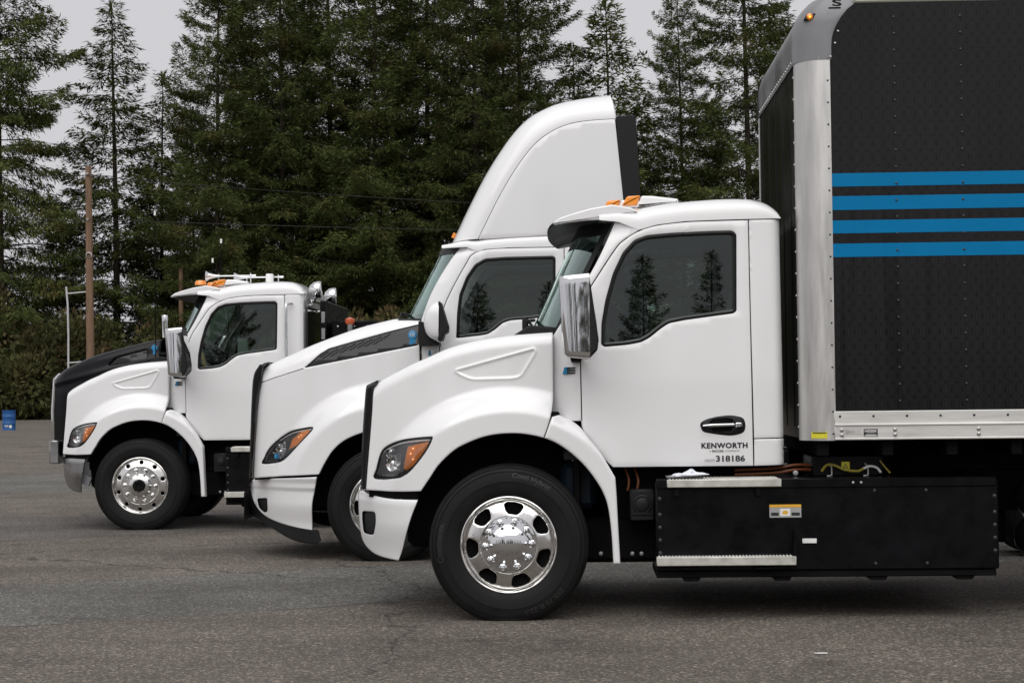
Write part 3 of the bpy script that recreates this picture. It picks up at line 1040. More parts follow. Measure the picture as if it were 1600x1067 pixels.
def bush_meshes(name, w, h, d, n, seed):
    r = np.random.default_rng(seed)
    P = []
    lob = [(r.uniform(-.5, .5) * w, r.uniform(-.5, .5) * d, r.uniform(.2, .7) * h, r.uniform(.25, .5)) for _ in range(9)]
    Ps = []; Ds = []
    for k in range(n):
        lx, ly, lz, lr = lob[r.integers(len(lob))]
        v = r.normal(0, 1, 3); v /= np.linalg.norm(v)
        q = r.uniform(.55, 1.0) ** .5
        p = np.array([lx + v[0] * lr * w * q * .75, ly + v[1] * lr * d * q * .75, max(.05, lz + v[2] * lr * h * q * .8)])
        Ps.append(p); dd = v + np.array([0, 0, .35]) + r.normal(0, .5, 3); Ds.append(dd / np.linalg.norm(dd))
    P = np.array(Ps); D = np.array(Ds)
    V = sprays(P, D, r.normal(0, 1, (n, 3)), r.uniform(.16, .42, n), r.uniform(.05, .12, n))
    c = np_mesh(name, V, 4); c.materials.append(M['bush'])
    b = MB()
    for k in range(14):
        a = r.uniform(0, 6.28); e = r.uniform(.2, .45)
        lx, ly, lz, lr = lob[k % len(lob)]
        b.tube([(lx * .2, ly * .2, 0), (lx * .6, ly * .6, lz * .5), (lx, ly, lz + h * .2)], [.05, .035, .01], 5)
    tm = b.mesh('stems', 60, recalc=False); tm.materials.append(M['bark'])
    return tm, c
BV = [bush_meshes('bush', 5.0, 5.2, 4.0, 5200, 31), bush_meshes('bush', 5.5, 4.2, 4.0, 5200, 32), bush_meshes('bush', 4.0, 6.2, 3.5, 5200, 33)]
for i, (v, px, dep, s, sz, lab) in enumerate([
    (0, 8, 118, 1.26, 1.06, 'tall olive thicket behind the blue barrel at the left edge'),
    (1, 60, 117, 1.32, 1.10, 'brownish thicket between the barrel and the utility pole'),
    (2, 112, 118, 1.26, 0.92, 'dense green bush behind the white pipe on the utility pole'),
    (0, 165, 118, 1.26, 1.06, 'dense bush directly right of the utility pole'),
    (1, 222, 117, 1.26, 1.15, 'rounded bush above the leftmost truck black hood'),
    (2, 275, 118, 1.26, 0.87, 'upright bush behind the leftmost truck mirror'),
    (0, 330, 118, 1.26, 0.92, 'bush hidden low behind the leftmost truck cab'),
    (1, 395, 118, 1.26, 1.20, 'bush low behind the leftmost truck cab rear'),
    (2, 455, 118, 1.26, 1.01, 'bush right of the leftmost truck rear window'),
    (0, 520, 118, 1.26, 1.10, 'bush behind the red lamp of the leftmost truck'),
    (1, 585, 118, 1.26, 1.29, 'bush above the middle truck hood vent'),
    (2, 640, 118, 1.26, 0.92, 'bush left of the middle truck windscreen foot'),
    (2, -40, 118, 1.38, 1.10, 'tall thicket cut by the left edge of the picture'),
]):
    t = empty('bush', ((px - 800) / 2800 * dep, dep, 0), i * 1.3)
    t.scale = (s, s, s * sz)
    tag(t, lab, 'bush', 'bushes at the foot of the trees')
    link_mesh('stems', BV[v][0], None, t)
    link_mesh('foliage', BV[v][1], None, t)

# ------------------------------------------------------------------ poles, wires, barrel
def pole(x, y, h, r, label, lean=0.0, ins=True):
    p = MB().tube([(0, 0, 0), (lean * .5, 0, h * .5), (lean, 0, h)], [r * 1.25, r * 1.1, r * .9], 14)
    o = p.build('utility_pole', M['wood'])
    o.location = (x, y, 0)
    return tag(o, label, 'pole', 'utility poles')
P1 = pole(-18.82, 80, 11.75, .15, 'tall wooden utility pole standing left of the leftmost truck', lean=-.06)
pip = MB().tube([(-1.02, 0, 0.2), (-1.00, 0, 2.3), (-.99, 0, 4.2), (-1.02, 0, 5.6), (-1.08, 0, 6.36)], .045, 8).build('conduit_pipe', M['galv'], P1)
for z in (6.05, 2.95):
    MB().tube([(-1.05, 0, z), (0, -.02, z + .08)], .03, 6).build('pipe_bracket', M['galv'], P1)
MB().lathe([(.10, -.06), (.14, 0), (.10, .06)], (-.02, -.16, 7.75), n=14, axis='y').build('cable_eye', M['galv'], P1)
for z in (11.4, 9.35):
    MB().tube([(-.06, -.15, z), (-.06, -.24, z)], .05, 8).build('insulator', M['label_grey'], P1)
P2 = pole(-21.45, 116.2, 9.9, .15, 'short wooden pole stub just left of the leftmost truck roof lamps')
def wire(name, pts, r, label, mat='wire', group='overhead wires'):
    o = MB().tube(pts, r, 5).build(name, M[mat])
    tag(o, label, 'wire', group)
    return o
def sag(a, b, s, n=14):
    return [tuple(lerp(a[k], b[k], i / n) - (s * 4 * (i / n) * (1 - i / n) if k == 2 else 0) for k in range(3)) for i in range(n + 1)]
wire('power_line', sag((-34, 80, 12.0), (-18.9, 79.85, 11.3), .15) + sag((-18.9, 79.85, 11.3), (26, 82, 9.2), .55)[1:], .012, 'upper thin wire crossing in front of the firs from the pole top')
wire('power_line', sag((-34, 80, 9.9), (-18.9, 79.8, 9.36), .12) + sag((-18.9, 79.8, 9.36), (26, 82, 8.6), .35)[1:], .014, 'lower thicker wire crossing the firs at mid pole height')
wire('power_line', sag((-34, 84, 6.9), (-18.8, 80.0, 7.05), .1), .009, 'short low wire running left from the utility pole')
wire('guy_wire', [(-18.8, 80, 11.0), (-15.6, 84, 2.0)], .008, 'steep guy wire right of the utility pole, farther from it', group='guy wires')
wire('guy_wire', [(-18.8, 80, 7.7), (-15.9, 82, .3)], .008, 'steep guy wire right of the utility pole, nearer to it', group='guy wires')
wire('guy_wire', [(-18.9, 84, 11.0), (-22.4, 86, 3.2)], .008, 'slanting guy wire left of the utility pole', group='guy wires')

b = MB().lathe([(.0005, 0), (.285, 0), (.29, .012), (.283, .03), (.283, .27), (.292, .285), (.292, .30), (.283, .315), (.283, .57), (.292, .585), (.292, .60), (.283, .615), (.283, .85), (.293, .865), (.293, .885), (.27, .885), (.268, .865), (.0005, .865)], (0, 0, 0), n=32, axis='z')
br = b.build('barrel', M['drum'])
br.location = (-22.28, 79.3, 0)
tag(br, 'blue steel drum standing alone at the left edge of the lot', 'barrel')
me = bpy.data.meshes.new('barrel_mark')
V_ = []; F_ = []
for (a0, a1, z0, z1) in ((-.55, -.20, .20, .225), (-.15, .18, .20, .225), (-.35, -.05, .155, .18), (0.0, .16, .155, .18)):
    o_ = len(V_)
    for q in range(5):
        a = a0 + (a1 - a0) * q / 4
        V_ += [(.2865 * math.sin(a), -.2865 * math.cos(a), z0), (.2865 * math.sin(a), -.2865 * math.cos(a), z1)]
    F_ += [(o_ + 2 * q, o_ + 2 * q + 2, o_ + 2 * q + 3, o_ + 2 * q + 1) for q in range(4)]
me.from_pydata(V_, [], F_)
link_mesh('barrel_mark', me, M['label_white'], br)
me = bpy.data.meshes.new('barrel_mark')
me.from_pydata([(.287 * math.sin(.5 + .22 * math.cos(k * .5236)), -.287 * math.cos(.5 + .22 * math.cos(k * .5236)), .17 + .075 * math.sin(k * .5236)) for k in range(12)], [], [tuple(range(12))])
link_mesh('barrel_mark', me, M['label_white'], br)
# flake of paper on the asphalt
o = MB().prism([(-.035, -.010), (-.02, .012), (.035, .010), (.03, -.012)], 0, .004).build('paper_scrap', M['label_white'])
o.rotation_euler = (math.pi / 2, 0, 0); o.location = (1.66, 9.78, .006)
tag(o, 'tiny white paper scrap on the asphalt at lower right', 'litter')

# ------------------------------------------------------------------ wheels
HUB_Z = 0.478
def tyre_profile():
    h = [(.292, .040), (.300, .022), (.318, .012), (.345, .004), (.375, -.001), (.400, -.003), (.402, -.0055), (.408, -.0055), (.410, -.003),
         (.440, .000), (.462, .005), (.464, .0095), (.469, .0105), (.471, .006), (.485, .012), (.4865, .0165), (.491, .018), (.493, .014), (.503, .026), (.509, .036), (.512, .048)]
    t = []
    for w in (.070, .118, .165):
        t += [(.5145, w - .007), (.501, w - .005), (.501, w + .005), (.5145, w + .007)]
    left = h + [(.5135, .056)] + t
    right = [(r, .295 - w) for r, w in reversed(h)] 
    t2 = [(.5145, .225 - .007), (.501, .225 - .005), (.501, .225 + .005), (.5145, .225 + .007)]
    return [(.3 + (r - .3) * .965 if r > .3 else r, w) for r, w in left + t2 + right]

def make_wheel(parent, cx, yo, sgn, rim, letters=False, mats=None, flat=True):
    """yo: y of the outer sidewall; sgn +1 when the wheel goes inward towards +y"""
    b = MB().lathe(tyre_profile(), (cx, yo, HUB_Z), n=80, sgn=sgn)
    if flat:
        vv = []
        for x, y, z in b.v:
            if z < 0.06:
                w = 0.5 * max(0.0, .012 - z)
                y += (-sgn if abs(y - yo) < 0.14 else sgn) * w
                z = .009 * math.log(1 + math.exp(z / .009))
            vv.append((x, y, z))
        b.v = vv
    tyre = b.build('wheel', M['rubber'], parent, angle=35)
    c = (cx, yo, HUB_Z)
    if rim == 'plain':
        MB().lathe([(.295, .05), (.30, .03), (.29, .03), (.275, .09), (.18, .14), (.10, .13), (.001, .12)], c, n=40, sgn=sgn).build('rim', M['steel'], tyre)
        return tyre
    # flange and barrel
    MB().lathe([(.290, .12), (.292, .040), (.3035, .030), (.3085, .020), (.3065, .012), (.301, .010), (.295, .014), (.290, .024), (.284, .040), (.279, .048), (.276, .12)], c, n=80, sgn=sgn).build('rim_flange', M['alloy'], tyre)
    MB().lathe([(.285, .075), (.22, .10), (.001, .10)], c, n=32, sgn=sgn).build('brake_drum', M['under'], tyre)
    def circ(r, n=72):
        return [(r * math.cos(2 * math.pi * k / n), r * math.sin(2 * math.pi * k / n)) for k in range(n)]
    if rim == 'slots':
        def yf(x, z):
            r = math.hypot(x, z)
            return interp([(0.10, .012), (.175, .016), (.20, .020), (.235, .026), (.262, .036), (.281, .046)], r)
        holes = []
        for k in range(7):
            a0 = math.radians(82 + k * 360 / 7)
            q = []
            for (r, da) in ((.195, -.14), (.215, -.22), (.257, -.255), (.270, -.18), (.272, 0), (.270, .18), (.257, .255), (.215, .22), (.195, .14), (.194, 0)):
                q.append((r * math.cos(a0 + da), r * math.sin(a0 + da)))
            holes.append(rpoly(q, .010, 3))
        nuts, nr, hub = 10, .147, [(.182, .030), (.183, .010), (.180, .006), (.172, .005), (.120, .001), (.114, -.001), (.108, -.006), (.09, -.015), (.06, -.022), (.02, -.026), (.0005, -.0265)]
        na = math.radians(75)
    else:
        def yf(x, z):
            r = math.hypot(x, z)
            return interp([(0.09, .030), (.205, .030), (.220, .034), (.250, .040), (.281, .048)], r)
        holes = []
        for k in range(10):
            a0 = math.radians(88 + k * 36)
            holes.append([(.250 * math.cos(a0) + .0215 * math.cos(t * math.pi / 8), .250 * math.sin(a0) + .0215 * math.sin(t * math.pi / 8)) for t in range(16)])
        nuts, nr, hub = 10, .1675, [(.205, .040), (.206, .020), (.202, .014), (.150, .012), (.125, .010), (.120, -.012), (.112, -.030), (.10, -.036), (.07, -.040), (.066, -.02), (.001, -.02)]
        na = math.radians(70)
    me = panel_mesh('rim_disc', circ(.282), yf, g=.016, thick=.022, roll=.004, holes=holes + [circ(.10, 32)])
    co = np.empty(len(me.vertices) * 3); me.vertices.foreach_get('co', co)
    co = co.reshape(-1, 3)
    co[:, 0] += cx; co[:, 2] += HUB_Z; co[:, 1] = yo + sgn * co[:, 1]
    me.vertices.foreach_set('co', co.ravel())
    if sgn < 0: me.flip_normals()
    link_mesh('rim_disc', me, M['alloy'], tyre)
    MB().lathe(hub, c, n=56, sgn=sgn).build('hub_cover', M['chrome'] if rim == 'slots' else M['alloy'], tyre, angle=30)
    if rim != 'slots':
        MB().lathe([(.066, -.02), (.064, -.044), (.04, -.047), (.03, -.040), (.001, -.040)], c, n=8, sgn=sgn).build('hub_nut', M['under'], tyre)
    nm = None
    for k in range(nuts):
        a0 = na + k * 2 * math.pi / nuts
        if nm is None:
            nm = MB().lathe([(.025, .012), (.0245, .002), (.018, -.003), (.0165, -.026), (.011, -.034), (.0005, -.036)], (0, 0, 0), n=14, sgn=sgn).mesh('lug_nut', 35)
            nm.materials.append(M['chrome'])
        o = link_mesh('lug_nut', nm, None, tyre)
        o.location = (cx + nr * math.cos(a0), yo, HUB_Z + nr * math.sin(a0))
    if letters:
        def bent(txt, r, size, mid):
            vs, fs = text_geo(txt, size, 0.0006)
            w = max(v[0] for v in vs)
            out = []
            for u, v, _ in vs:
                a = mid - (u - w / 2) / r
                rr = r + v
                out.append((cx + rr * math.cos(a), yo + sgn * (interp([(p, q) for p, q in tyre_profile()[:21]], rr) - .0022), HUB_Z + rr * math.sin(a)))
            me = bpy.data.meshes.new('tyre_lettering')
            me.from_pydata(out, [], fs)
            link_mesh('tyre_lettering', me, M['letters'], tyre)
        bent('Continental', .424, .052, math.radians(178))
        bent('Conti Hybrid', .424, .046, math.radians(70))
        bent('295/75 R 22.5', .424, .050, math.radians(-58))
    return tyre

def spun(fn, parent, cx, yo, sgn, **kw):
    return fn(parent, cx, yo, sgn, **kw)

# ------------------------------------------------------------------ conventional truck (first and third)
A_TOP = [(-0.896, 1.484), (-0.87, 1.509), (-0.813, 1.546), (-0.721, 1.591), (-0.631, 1.634), (-0.538, 1.67), (-0.378, 1.735), (-0.206, 1.778), (-0.037, 1.802), (0.132, 1.816), (0.292, 1.824)]
A_FRONT = [(-0.889, 1.48), (-0.899, 1.312), (-0.921, 1.077), (-0.936, 0.922), (-0.945, 0.817)]
A_BOTTOM = [(-0.945, 0.817), (-0.921, 0.812), (-0.801, 0.808), (-0.657, 0.812), (-0.561, 0.817)]
A_ARCH = [(-0.561, 0.817), (-0.501, 0.901), (-0.439, 0.988), (-0.341, 1.077), (-0.255, 1.123), (-0.154, 1.16), (-0.05, 1.178), (0.07, 1.18), (0.171, 1.165), (0.227, 1.15)]
A_REAR = [(0.227, 1.15), (0.252, 1.215), (0.276, 1.295), (0.289, 1.388), (0.291, 1.511), (0.292, 1.824)]
A_EMBOSS = [(-0.346, 1.585), (0.172, 1.719), (0.182, 1.695), (0.087, 1.542), (0.033, 1.529), (-0.233, 1.526), (-0.304, 1.556)]
A_LAMP = [(-0.885, 0.889), (-0.874, 0.947), (-0.863, 0.989), (-0.845, 1.046), (-0.815, 1.089), (-0.74, 1.127), (-0.65, 1.149), (-0.501, 1.164), (-0.482, 1.15), (-0.529, 1.064), (-0.616, 0.96), (-0.67, 0.918), (-0.734, 0.895)]
A_AMBER = [(-0.654, 1.100), (-0.508, 1.132), (-0.499, 1.122), (-0.542, 1.055), (-0.612, 0.977), (-0.658, 0.947), (-0.679, 0.959)]
A_BUMP = [cr([(-1.029, 0.774), (-0.997, 0.797), (-0.936, 0.781), (-0.798, 0.764), (-0.682, 0.762), (-0.578, 0.763)]),
          cr([(-0.578, 0.763), (-0.59, 0.732), (-0.625, 0.648), (-0.665, 0.525), (-0.689, 0.442), (-0.72, 0.365)]),
          cr([(-0.72, 0.365), (-0.761, 0.368), (-0.853, 0.379), (-0.927, 0.401), (-0.986, 0.446), (-1.012, 0.501), (-1.022, 0.585), (-1.029, 0.687), (-1.029, 0.774)])]
A_FOG = [(-0.994, 0.664), (-0.886, 0.669), (-0.882, 0.603), (-0.904, 0.514), (-0.987, 0.518), (-0.998, 0.621)]
A_RF_IN = [(0.227, 1.15), (0.308, 1.114), (0.392, 1.057), (0.476, 0.979), (0.544, 0.893), (0.595, 0.807), (0.628, 0.71), (0.648, 0.547), (0.658, 0.349)]
A_RF_OUT = [(0.706, 0.349), (0.695, 0.597), (0.688, 0.774), (0.681, 0.896), (0.649, 0.952), (0.594, 1.045), (0.53, 1.128), (0.463, 1.214), (0.394, 1.265), (0.326, 1.296)]
A_RF_TOP = [(0.326, 1.296), (0.281, 1.284), (0.236, 1.16)]
A_DOOR_F = [(0.666, 0.952), (0.53, 1.086), (0.472, 1.206), (0.467, 1.656), (0.463, 1.755), (0.471, 1.899), (0.502, 2.022), (0.544, 2.12)]
A_DOOR_T = [(0.544, 2.12), (0.695, 2.345), (0.757, 2.41), (0.852, 2.467), (0.964, 2.502), (1.149, 2.522), (1.353, 2.527), (1.556, 2.53)]
A_DOOR_R = [(1.556, 2.53), (1.558, 1.885), (1.564, 0.952)]
A_WIN = [(0.602, 1.741), (0.606, 1.876), (0.633, 2.024), (0.682, 2.192), (0.748, 2.329), (0.823, 2.409), (0.905, 2.438), (1.074, 2.451), (1.332, 2.459), (1.451, 2.460), (1.477, 2.437), (1.469, 1.943), (1.449, 1.929), (1.139, 1.89), (1.036, 1.871), (0.981, 1.835), (0.915, 1.782), (0.859, 1.752), (0.768, 1.736), (0.621, 1.725)]
A_ROOF = [(0.60, 2.60), (0.70, 2.622), (0.802, 2.640), (0.906, 2.656), (1.06, 2.676), (1.246, 2.691), (1.431, 2.700), (1.579, 2.694), (1.673, 2.666), (1.736, 2.609), (1.762, 2.545)]
A_HANDLE = [(1.226, 1.222), (1.247, 1.246), (1.312, 1.268), (1.405, 1.279), (1.463, 1.273), (1.501, 1.258), (1.515, 1.219), (1.504, 1.173), (1.461, 1.154), (1.403, 1.149), (1.295, 1.163), (1.242, 1.179)]
_A_TOPC = cr(A_TOP, 5)
_A_EMB = rpoly(A_EMBOSS, .03, 4)
_A_EMBA = np.array(_A_EMB)
_A_MORE = [p for d in (-.024, -.014, -.009, -.0045, 0, .0045, .009, .014, .024) for p in inset(resample(_A_EMB, .012), d)]

def hood_a(x, z):
    y = hood_side_a(x, z)
    dt = interp(_A_TOPC, x) - z
    R = .085
    if dt < R:
        dt = max(0.0, dt)
        y += R - math.sqrt(max(0, R * R - (R - dt) ** 2))
    if -.40 < x < .22 and 1.48 < z < 1.76:
        d = float(dist_poly(np.array([x]), np.array([z]), [_A_EMBA])[0])
        y -= .006 * math.exp(-(d / .0085) ** 2)
        if bool(in_poly(np.array([x]), np.array([z]), _A_EMBA)[0]) and d > .004:
            y += .004 * sstep(.002, .012, d)
    return y

def lens_front(name, outline, yf, off, mat, parent, thick=.004, g=.03):
    return panel(name, outline, lambda x, z: yf(x, z) + off, mat, parent, g=g, thick=thick, roll=.002)

def headlight(parent, outl, amber, yf, refl, leds):
    o = crc(outl, 3)
    h = panel('headlight', inset(o, .001), lambda x, z: yf(x, z) + .035, M['gloss_black'], parent, g=.04, thick=.03, roll=.002)
    MB().ring(inset(o, .001), inset(o, .008), 0, 1)
    # dark rim that follows the body
    i2 = inset(o, .009)
    vs = [(p[0], yf(*p) - .002, p[1]) for p in o] + [(p[0], yf(*p) - .002, p[1]) for p in i2] + [(p[0], yf(*p) + .04, p[1]) for p in i2]
    n = len(o)
    fs = [(i, (i + 1) % n, n + (i + 1) % n, n + i) for i in range(n)] + [(n + i, n + (i + 1) % n, 2 * n + (i + 1) % n, 2 * n + i) for i in range(n)]
    MB().add(vs, fs).build('lamp_rim', M['plastic'], h)
    am = panel('turn_signal', rpoly(amber, .006, 3), lambda x, z: yf(x, z) + .012, M['amber'], h, g=.03, thick=.012, roll=.004)
    for (x, z) in leds:
        MB().lathe([(.0045, .004), (.004, -.002), (.0005, -.003)], (x, yf(x, z) + .009, z), n=10).build('signal_led', M['amber_led'], h)
    # bowls of the main beam
    for (x, z, r) in refl:
        MB().lathe([(r, .0), (r * .8, .010), (r * .45, .017), (r * .2, .012), (.0005, .008)], (x, yf(x, z) + .012, z), n=20).build('beam_bowl', M['chrome'], h)
    rp = [(-.80, .935), (-.785, 1.03), (-.70, 1.05), (-.705, .945)] if abs(min(p[0] for p in outl) + .885) < .01 else [(-1.05, .862), (-1.02, .95), (-.91, 1.03), (-.90, .94), (-.96, .87)]
    panel('reflector', rpoly(rp, .012), lambda x, z: yf(x, z) + .022 + .012 * math.sin(z * 140), M['alloy'], h, g=.012, thick=0, roll=0)
    tp_ = [(p[0], p[1] - .022) for p in outl if p[1] > 1.04]
    MB().tube([(p[0], yf(*p) + .016, p[1]) for p in cr(tp_, 3)], .006, 6).build('light_guide', M['label_white'], h)
    x0 = min(p[0] for p in outl) + .03; z0 = min(p[1] for p in outl) + .014
    b = MB()
    for k in range(6):
        xx = x0 + k * .019
        b.box(xx, xx + .012, yf(xx, z0) + .018, yf(xx, z0) + .03, z0 + k * .0008, z0 + .010 + k * .0008, .001)
    b.build('reflex_strip', M['casting'], h)
    lens_front('lens', inset(o, .004), yf, .003, M['lens'], h)
    return h

def door_set(parent, outline, win, yf, handle=None):
    """a door with its window, seal and handle, on the near and the far side"""
    wo = rpoly(win, .02, 3)
    door = panel('door', inset(outline, .0035), yf, M['white'], parent, g=.045, thick=.03, roll=.005, holes=[wo])
    seal_o = inset(wo, -.001); seal_i = inset(wo, .027)
    n = len(seal_o)
    mid = inset(wo, .013)
    vs = [(p[0], yf(*p) + .004, p[1]) for p in seal_o] + [(p[0], yf(*p) - .006, p[1]) for p in mid] + [(p[0], yf(*p) + .012, p[1]) for p in seal_i] + [(p[0], yf(*p) + .04, p[1]) for p in seal_i]
    fs = []
    for q in range(3):
        fs += [(q * n + i, q * n + (i + 1) % n, (q + 1) * n + (i + 1) % n, (q + 1) * n + i) for i in range(n)]
    seal = MB().add(vs, fs).build('window_seal', M['seal'], door, angle=60)
    # the pane is a plane sheet so that it mirrors cleanly
    gi = inset(wo, .018)
    me = bpy.data.meshes.new('window_pane')
    me.from_pydata([(p[0], yf(*p) + .014, p[1]) for p in gi], [], [tuple(range(len(gi)))])
    pane = link_mesh('window_pane', me, M['glass'], door)
    far = far_copy(door)
    for o in (seal, pane):
        far_copy(o, far)
    return door

def make_handle(door, yf):
    o = crc(A_HANDLE, 4)
    h = panel('door_handle', o, lambda x, z: yf(x, z) - .016 + .014 * (1 - min(1, (dist_poly(np.array([x]), np.array([z]), [np.array(o)])[0]) / .02)), M['plastic'], door, g=.02, thick=.02, roll=.004,
              holes=[rpoly([(1.285, 1.240), (1.31, 1.258), (1.40, 1.264), (1.432, 1.252), (1.436, 1.228), (1.29, 1.224)], .012), rpoly([(1.29, 1.196), (1.43, 1.198), (1.425, 1.176), (1.31, 1.174)], .01)])
    MB().prism(inset(o, .012), yf(1.3, 1.2) - .003, yf(1.3, 1.2) + .01).build('handle_recess', M['under'], h)
    y = yf(1.3, 1.2) - .036
    MB().prism(rpoly([(1.242, 1.207), (1.240, 1.219), (1.30, 1.225), (1.445, 1.227), (1.445, 1.206), (1.30, 1.204)], .008), y, y + .018, .006).build('grip', M['chrome'], h)
    MB().prism(rpoly([(1.449, 1.201), (1.449, 1.232), (1.492, 1.231), (1.499, 1.22), (1.492, 1.201)], .008), y, y + .03, .006).build('lock_cover', M['chrome'], h)
    MB().lathe([(.012, .002), (.011, -.004), (.004, -.005), (.0005, -.003)], (1.471, y - .001, 1.216), n=16).build('key_lock', M['steel'], h)
    return h

def badge_e(parent, x, z, y, s=1.0):
    b = MB()
    b.prism(rpoly([(x - .035 * s, z - .020 * s), (x - .025 * s, z + .020 * s), (x + .004 * s, z + .020 * s), (x - .006 * s, z - .020 * s)], .004), y, y + .012, .002)
    o = b.build('side_badge', M['blue_badge'], parent)
    for k in (-1, 0, 1):
        MB().prism([(x - .012 * s, z - .005 * s + k * .014 * s), (x - .010 * s, z + .005 * s + k * .014 * s), (x + .038 * s, z + .006 * s + k * .014 * s), (x + .035 * s, z - .004 * s + k * .014 * s)], y - .002, y + .012).build('badge_bar', M['chrome'], o)
    return o

def wind_screen(parent, cb, ct, eb, et, yb, yt):
    """cb, ct: (x, z) of the centre line at foot and head, eb, et of the side edge"""
    def pt(u, v):
        w = abs(u) ** 2.6
        x = lerp(lerp(cb[0], ct[0], v), lerp(eb[0], et[0], v), w)
        z = lerp(lerp(cb[1], ct[1], v), lerp(eb[1], et[1], v), w)
        return (x, u * lerp(yb, yt, v), z)
    rows = [[pt(-1 + 2 * i / 32, j / 10) for i in range(33)] for j in range(11)]
    g = MB().grid(rows).build('windscreen', M['wsglass'], parent)
    for sg in (-1, 1):
        b = MB()
        r = [[(lambda p: (p[0] - .003, p[1] + sg * .003, p[2] + .002))(pt(sg * (1 - .06 * k / 2), j / 10)) for k in range(3)] for j in range(11)]
        b.grid(r).build('screen_edge', M['seal'], g)
    b = MB()
    b.grid([[(lambda p: (p[0] - .004, p[1], p[2] + .002))(pt(-1 + 2 * i / 32, 1 - .06 * k)) for i in range(33)] for k in range(3)]).build('screen_edge', M['seal'], g)
    return g, pt

def roof_shell(parent, top, low, yb, n=3.4, name='roof'):
    """top: profile (x,z); low: function x -> z of the lower edge; yb: half width"""
    P = cr(top, 4)
    rows = []
    for x, zt in P:
        zs = min(low(x), zt - .002)
        row = []
        for k in range(41):
            th = math.pi * k / 40
            c, s_ = math.cos(th), math.sin(th)
            y = -yb * math.copysign(abs(c) ** (2 / n), c)
            z = zs + (zt - zs) * abs(s_) ** (2 / n)
            row.append((x, y, z))
        rows.append(row)
    b = MB().grid(rows)
    return b.build(name, M['white'], parent, angle=50)

def cab_interior(parent, dx=0.0, dz=0.0):
    b = MB()
    b.box(.32 + dx, .62 + dx, -.96, .96, 1.55 + dz, 1.80 + dz, .05)
    b.box(.30 + dx, .50 + dx, -.96, .96, 1.15 + dz, 1.60 + dz, .03)
    b.box(.40 + dx, .66 + dx, -.78, -.22, 1.72 + dz, 1.86 + dz, .05)
    b.build('dashboard', M['interior'], parent)
    MB().box(.35 + dx, 1.70 + dx, -.98, .98, 1.00 + dz, 1.06 + dz, .01).build('cab_floor', M['interior'], parent)
    MB().box(1.69 + dx, 1.72 + dx, -.98, .98, 1.04 + dz, 1.72 + dz, .01).build('cab_lining', M['interior'], parent)
    MB().box(.78 + dx, 1.70 + dx, -.90, .90, 2.50 + dz, 2.53 + dz, .01).build('headliner', M['interior_grey'], parent)
    # steering wheel, tilted
    c = Vector((.78 + dx, -.50, 1.88 + dz))
    ax = Vector((.62, 0, .78)).normalized()
    u = Vector((0, 1, 0)); w = ax.cross(u)
    b = MB()
    ring = [c + (u * math.cos(t * math.pi / 18) + w * math.sin(t * math.pi / 18)) * .225 for t in range(37)]
    b.tube(ring, .016, 8, caps=False)
    for a in (0.2, math.pi - .2, -math.pi / 2):
        b.tube([c, c + (u * math.cos(a) + w * math.sin(a)) * .22], .014, 6)
    b.tube([c + ax * .02, c - ax * .06], [.06, .07], 14)
    b.tube([c - ax * .05, c - ax * .5], .03, 8)
    b.build('steering_wheel', M['plastic'], parent)
    for yy in (-.52, .52):
        b = MB()
        b.box(1.05 + dx, 1.52 + dx, yy - .24, yy + .24, 1.38 + dz, 1.56 + dz, .05)
        b.prism(rpoly([(1.44 + dx, 1.52 + dz), (1.56 + dx, 1.52 + dz), (1.68 + dx, 2.16 + dz), (1.58 + dx, 2.18 + dz)], .04), yy - .23, yy + .23, .03)
        b.prism(rpoly([(1.57 + dx, 2.19 + dz), (1.67 + dx, 2.18 + dz), (1.71 + dx, 2.36 + dz), (1.62 + dx, 2.38 + dz)], .03), yy - .13, yy + .13, .02)
        b.box(1.15 + dx, 1.45 + dx, yy - .18, yy + .18, 1.06 + dz, 1.38 + dz, .02)
        b.build('seat', M['interior'], parent)

def chrome_mirror(parent, far=True):
    def shell():
        b = MB()
        rows = []
        zs = [1.648, 1.651, 1.656, 1.665, 1.69, 1.75, 1.85, 1.95, 2.05, 2.10, 2.145, 2.158, 2.163, 2.166]
        for z in zs:
            t = (z - 1.648) / .518
            xb = .528
            xf = lerp(.362, .336, t)
            k = 1.0
            e = min(z - 1.648, 2.166 - z)
            k = math.sqrt(max(0.0, 1 - (1 - min(1, e / .014)) ** 2))
            row = []
            for q in range(33):
                a = math.pi * q / 32
                yy = -1.365 - .125 * math.copysign(abs(math.cos(a)) ** .42, math.cos(a)) * (.72 + .28 * k)
                xx = xb - (xb - xf) * (abs(math.sin(a)) ** .36) * (.75 + .25 * k)
                row.append((xx, yy, 1.907 + (z - 1.907) * (1 + (xx - .43) * .30)))
            rows.append(row)
        b.grid(rows)
        n = len(rows[0])
        return b
    m = shell().build('side_mirror', M['chrome'], parent, angle=50)
    p = rpoly([(0.519, 2.158), (0.530, 2.140), (0.540, 2.077), (0.582, 1.763), (0.575, 1.698), (0.528, 1.650), (0.515, 1.652)], .01)
    MB().prism(p, -1.488, -1.242, .012).build('mirror_housing', M['plastic'], m)
    g = MB().add([(.545, -1.47, 2.08), (.545, -1.26, 2.08), (.586, -1.26, 1.72), (.586, -1.47, 1.72)], [(0, 1, 2, 3)])
    g.build('mirror_glass', M['mirror'], m)
    MB().prism(rpoly([(.365, 1.69), (.53, 1.66), (.52, 1.638), (.40, 1.650)], .012), -1.47, -1.26, .012).build('mirror_bowl', M['chrome'], m)
    b = MB()
    b.prism(rpoly([(.40, 1.66), (.48, 1.655), (.47, 1.622), (.41, 1.626)], .008), -1.36, -1.02, .006)
    b.build('mirror_arm', M['plastic'], m)
    f = far_copy(m)
    for ch in list(m.children):
        far_copy(ch, f)
    return m

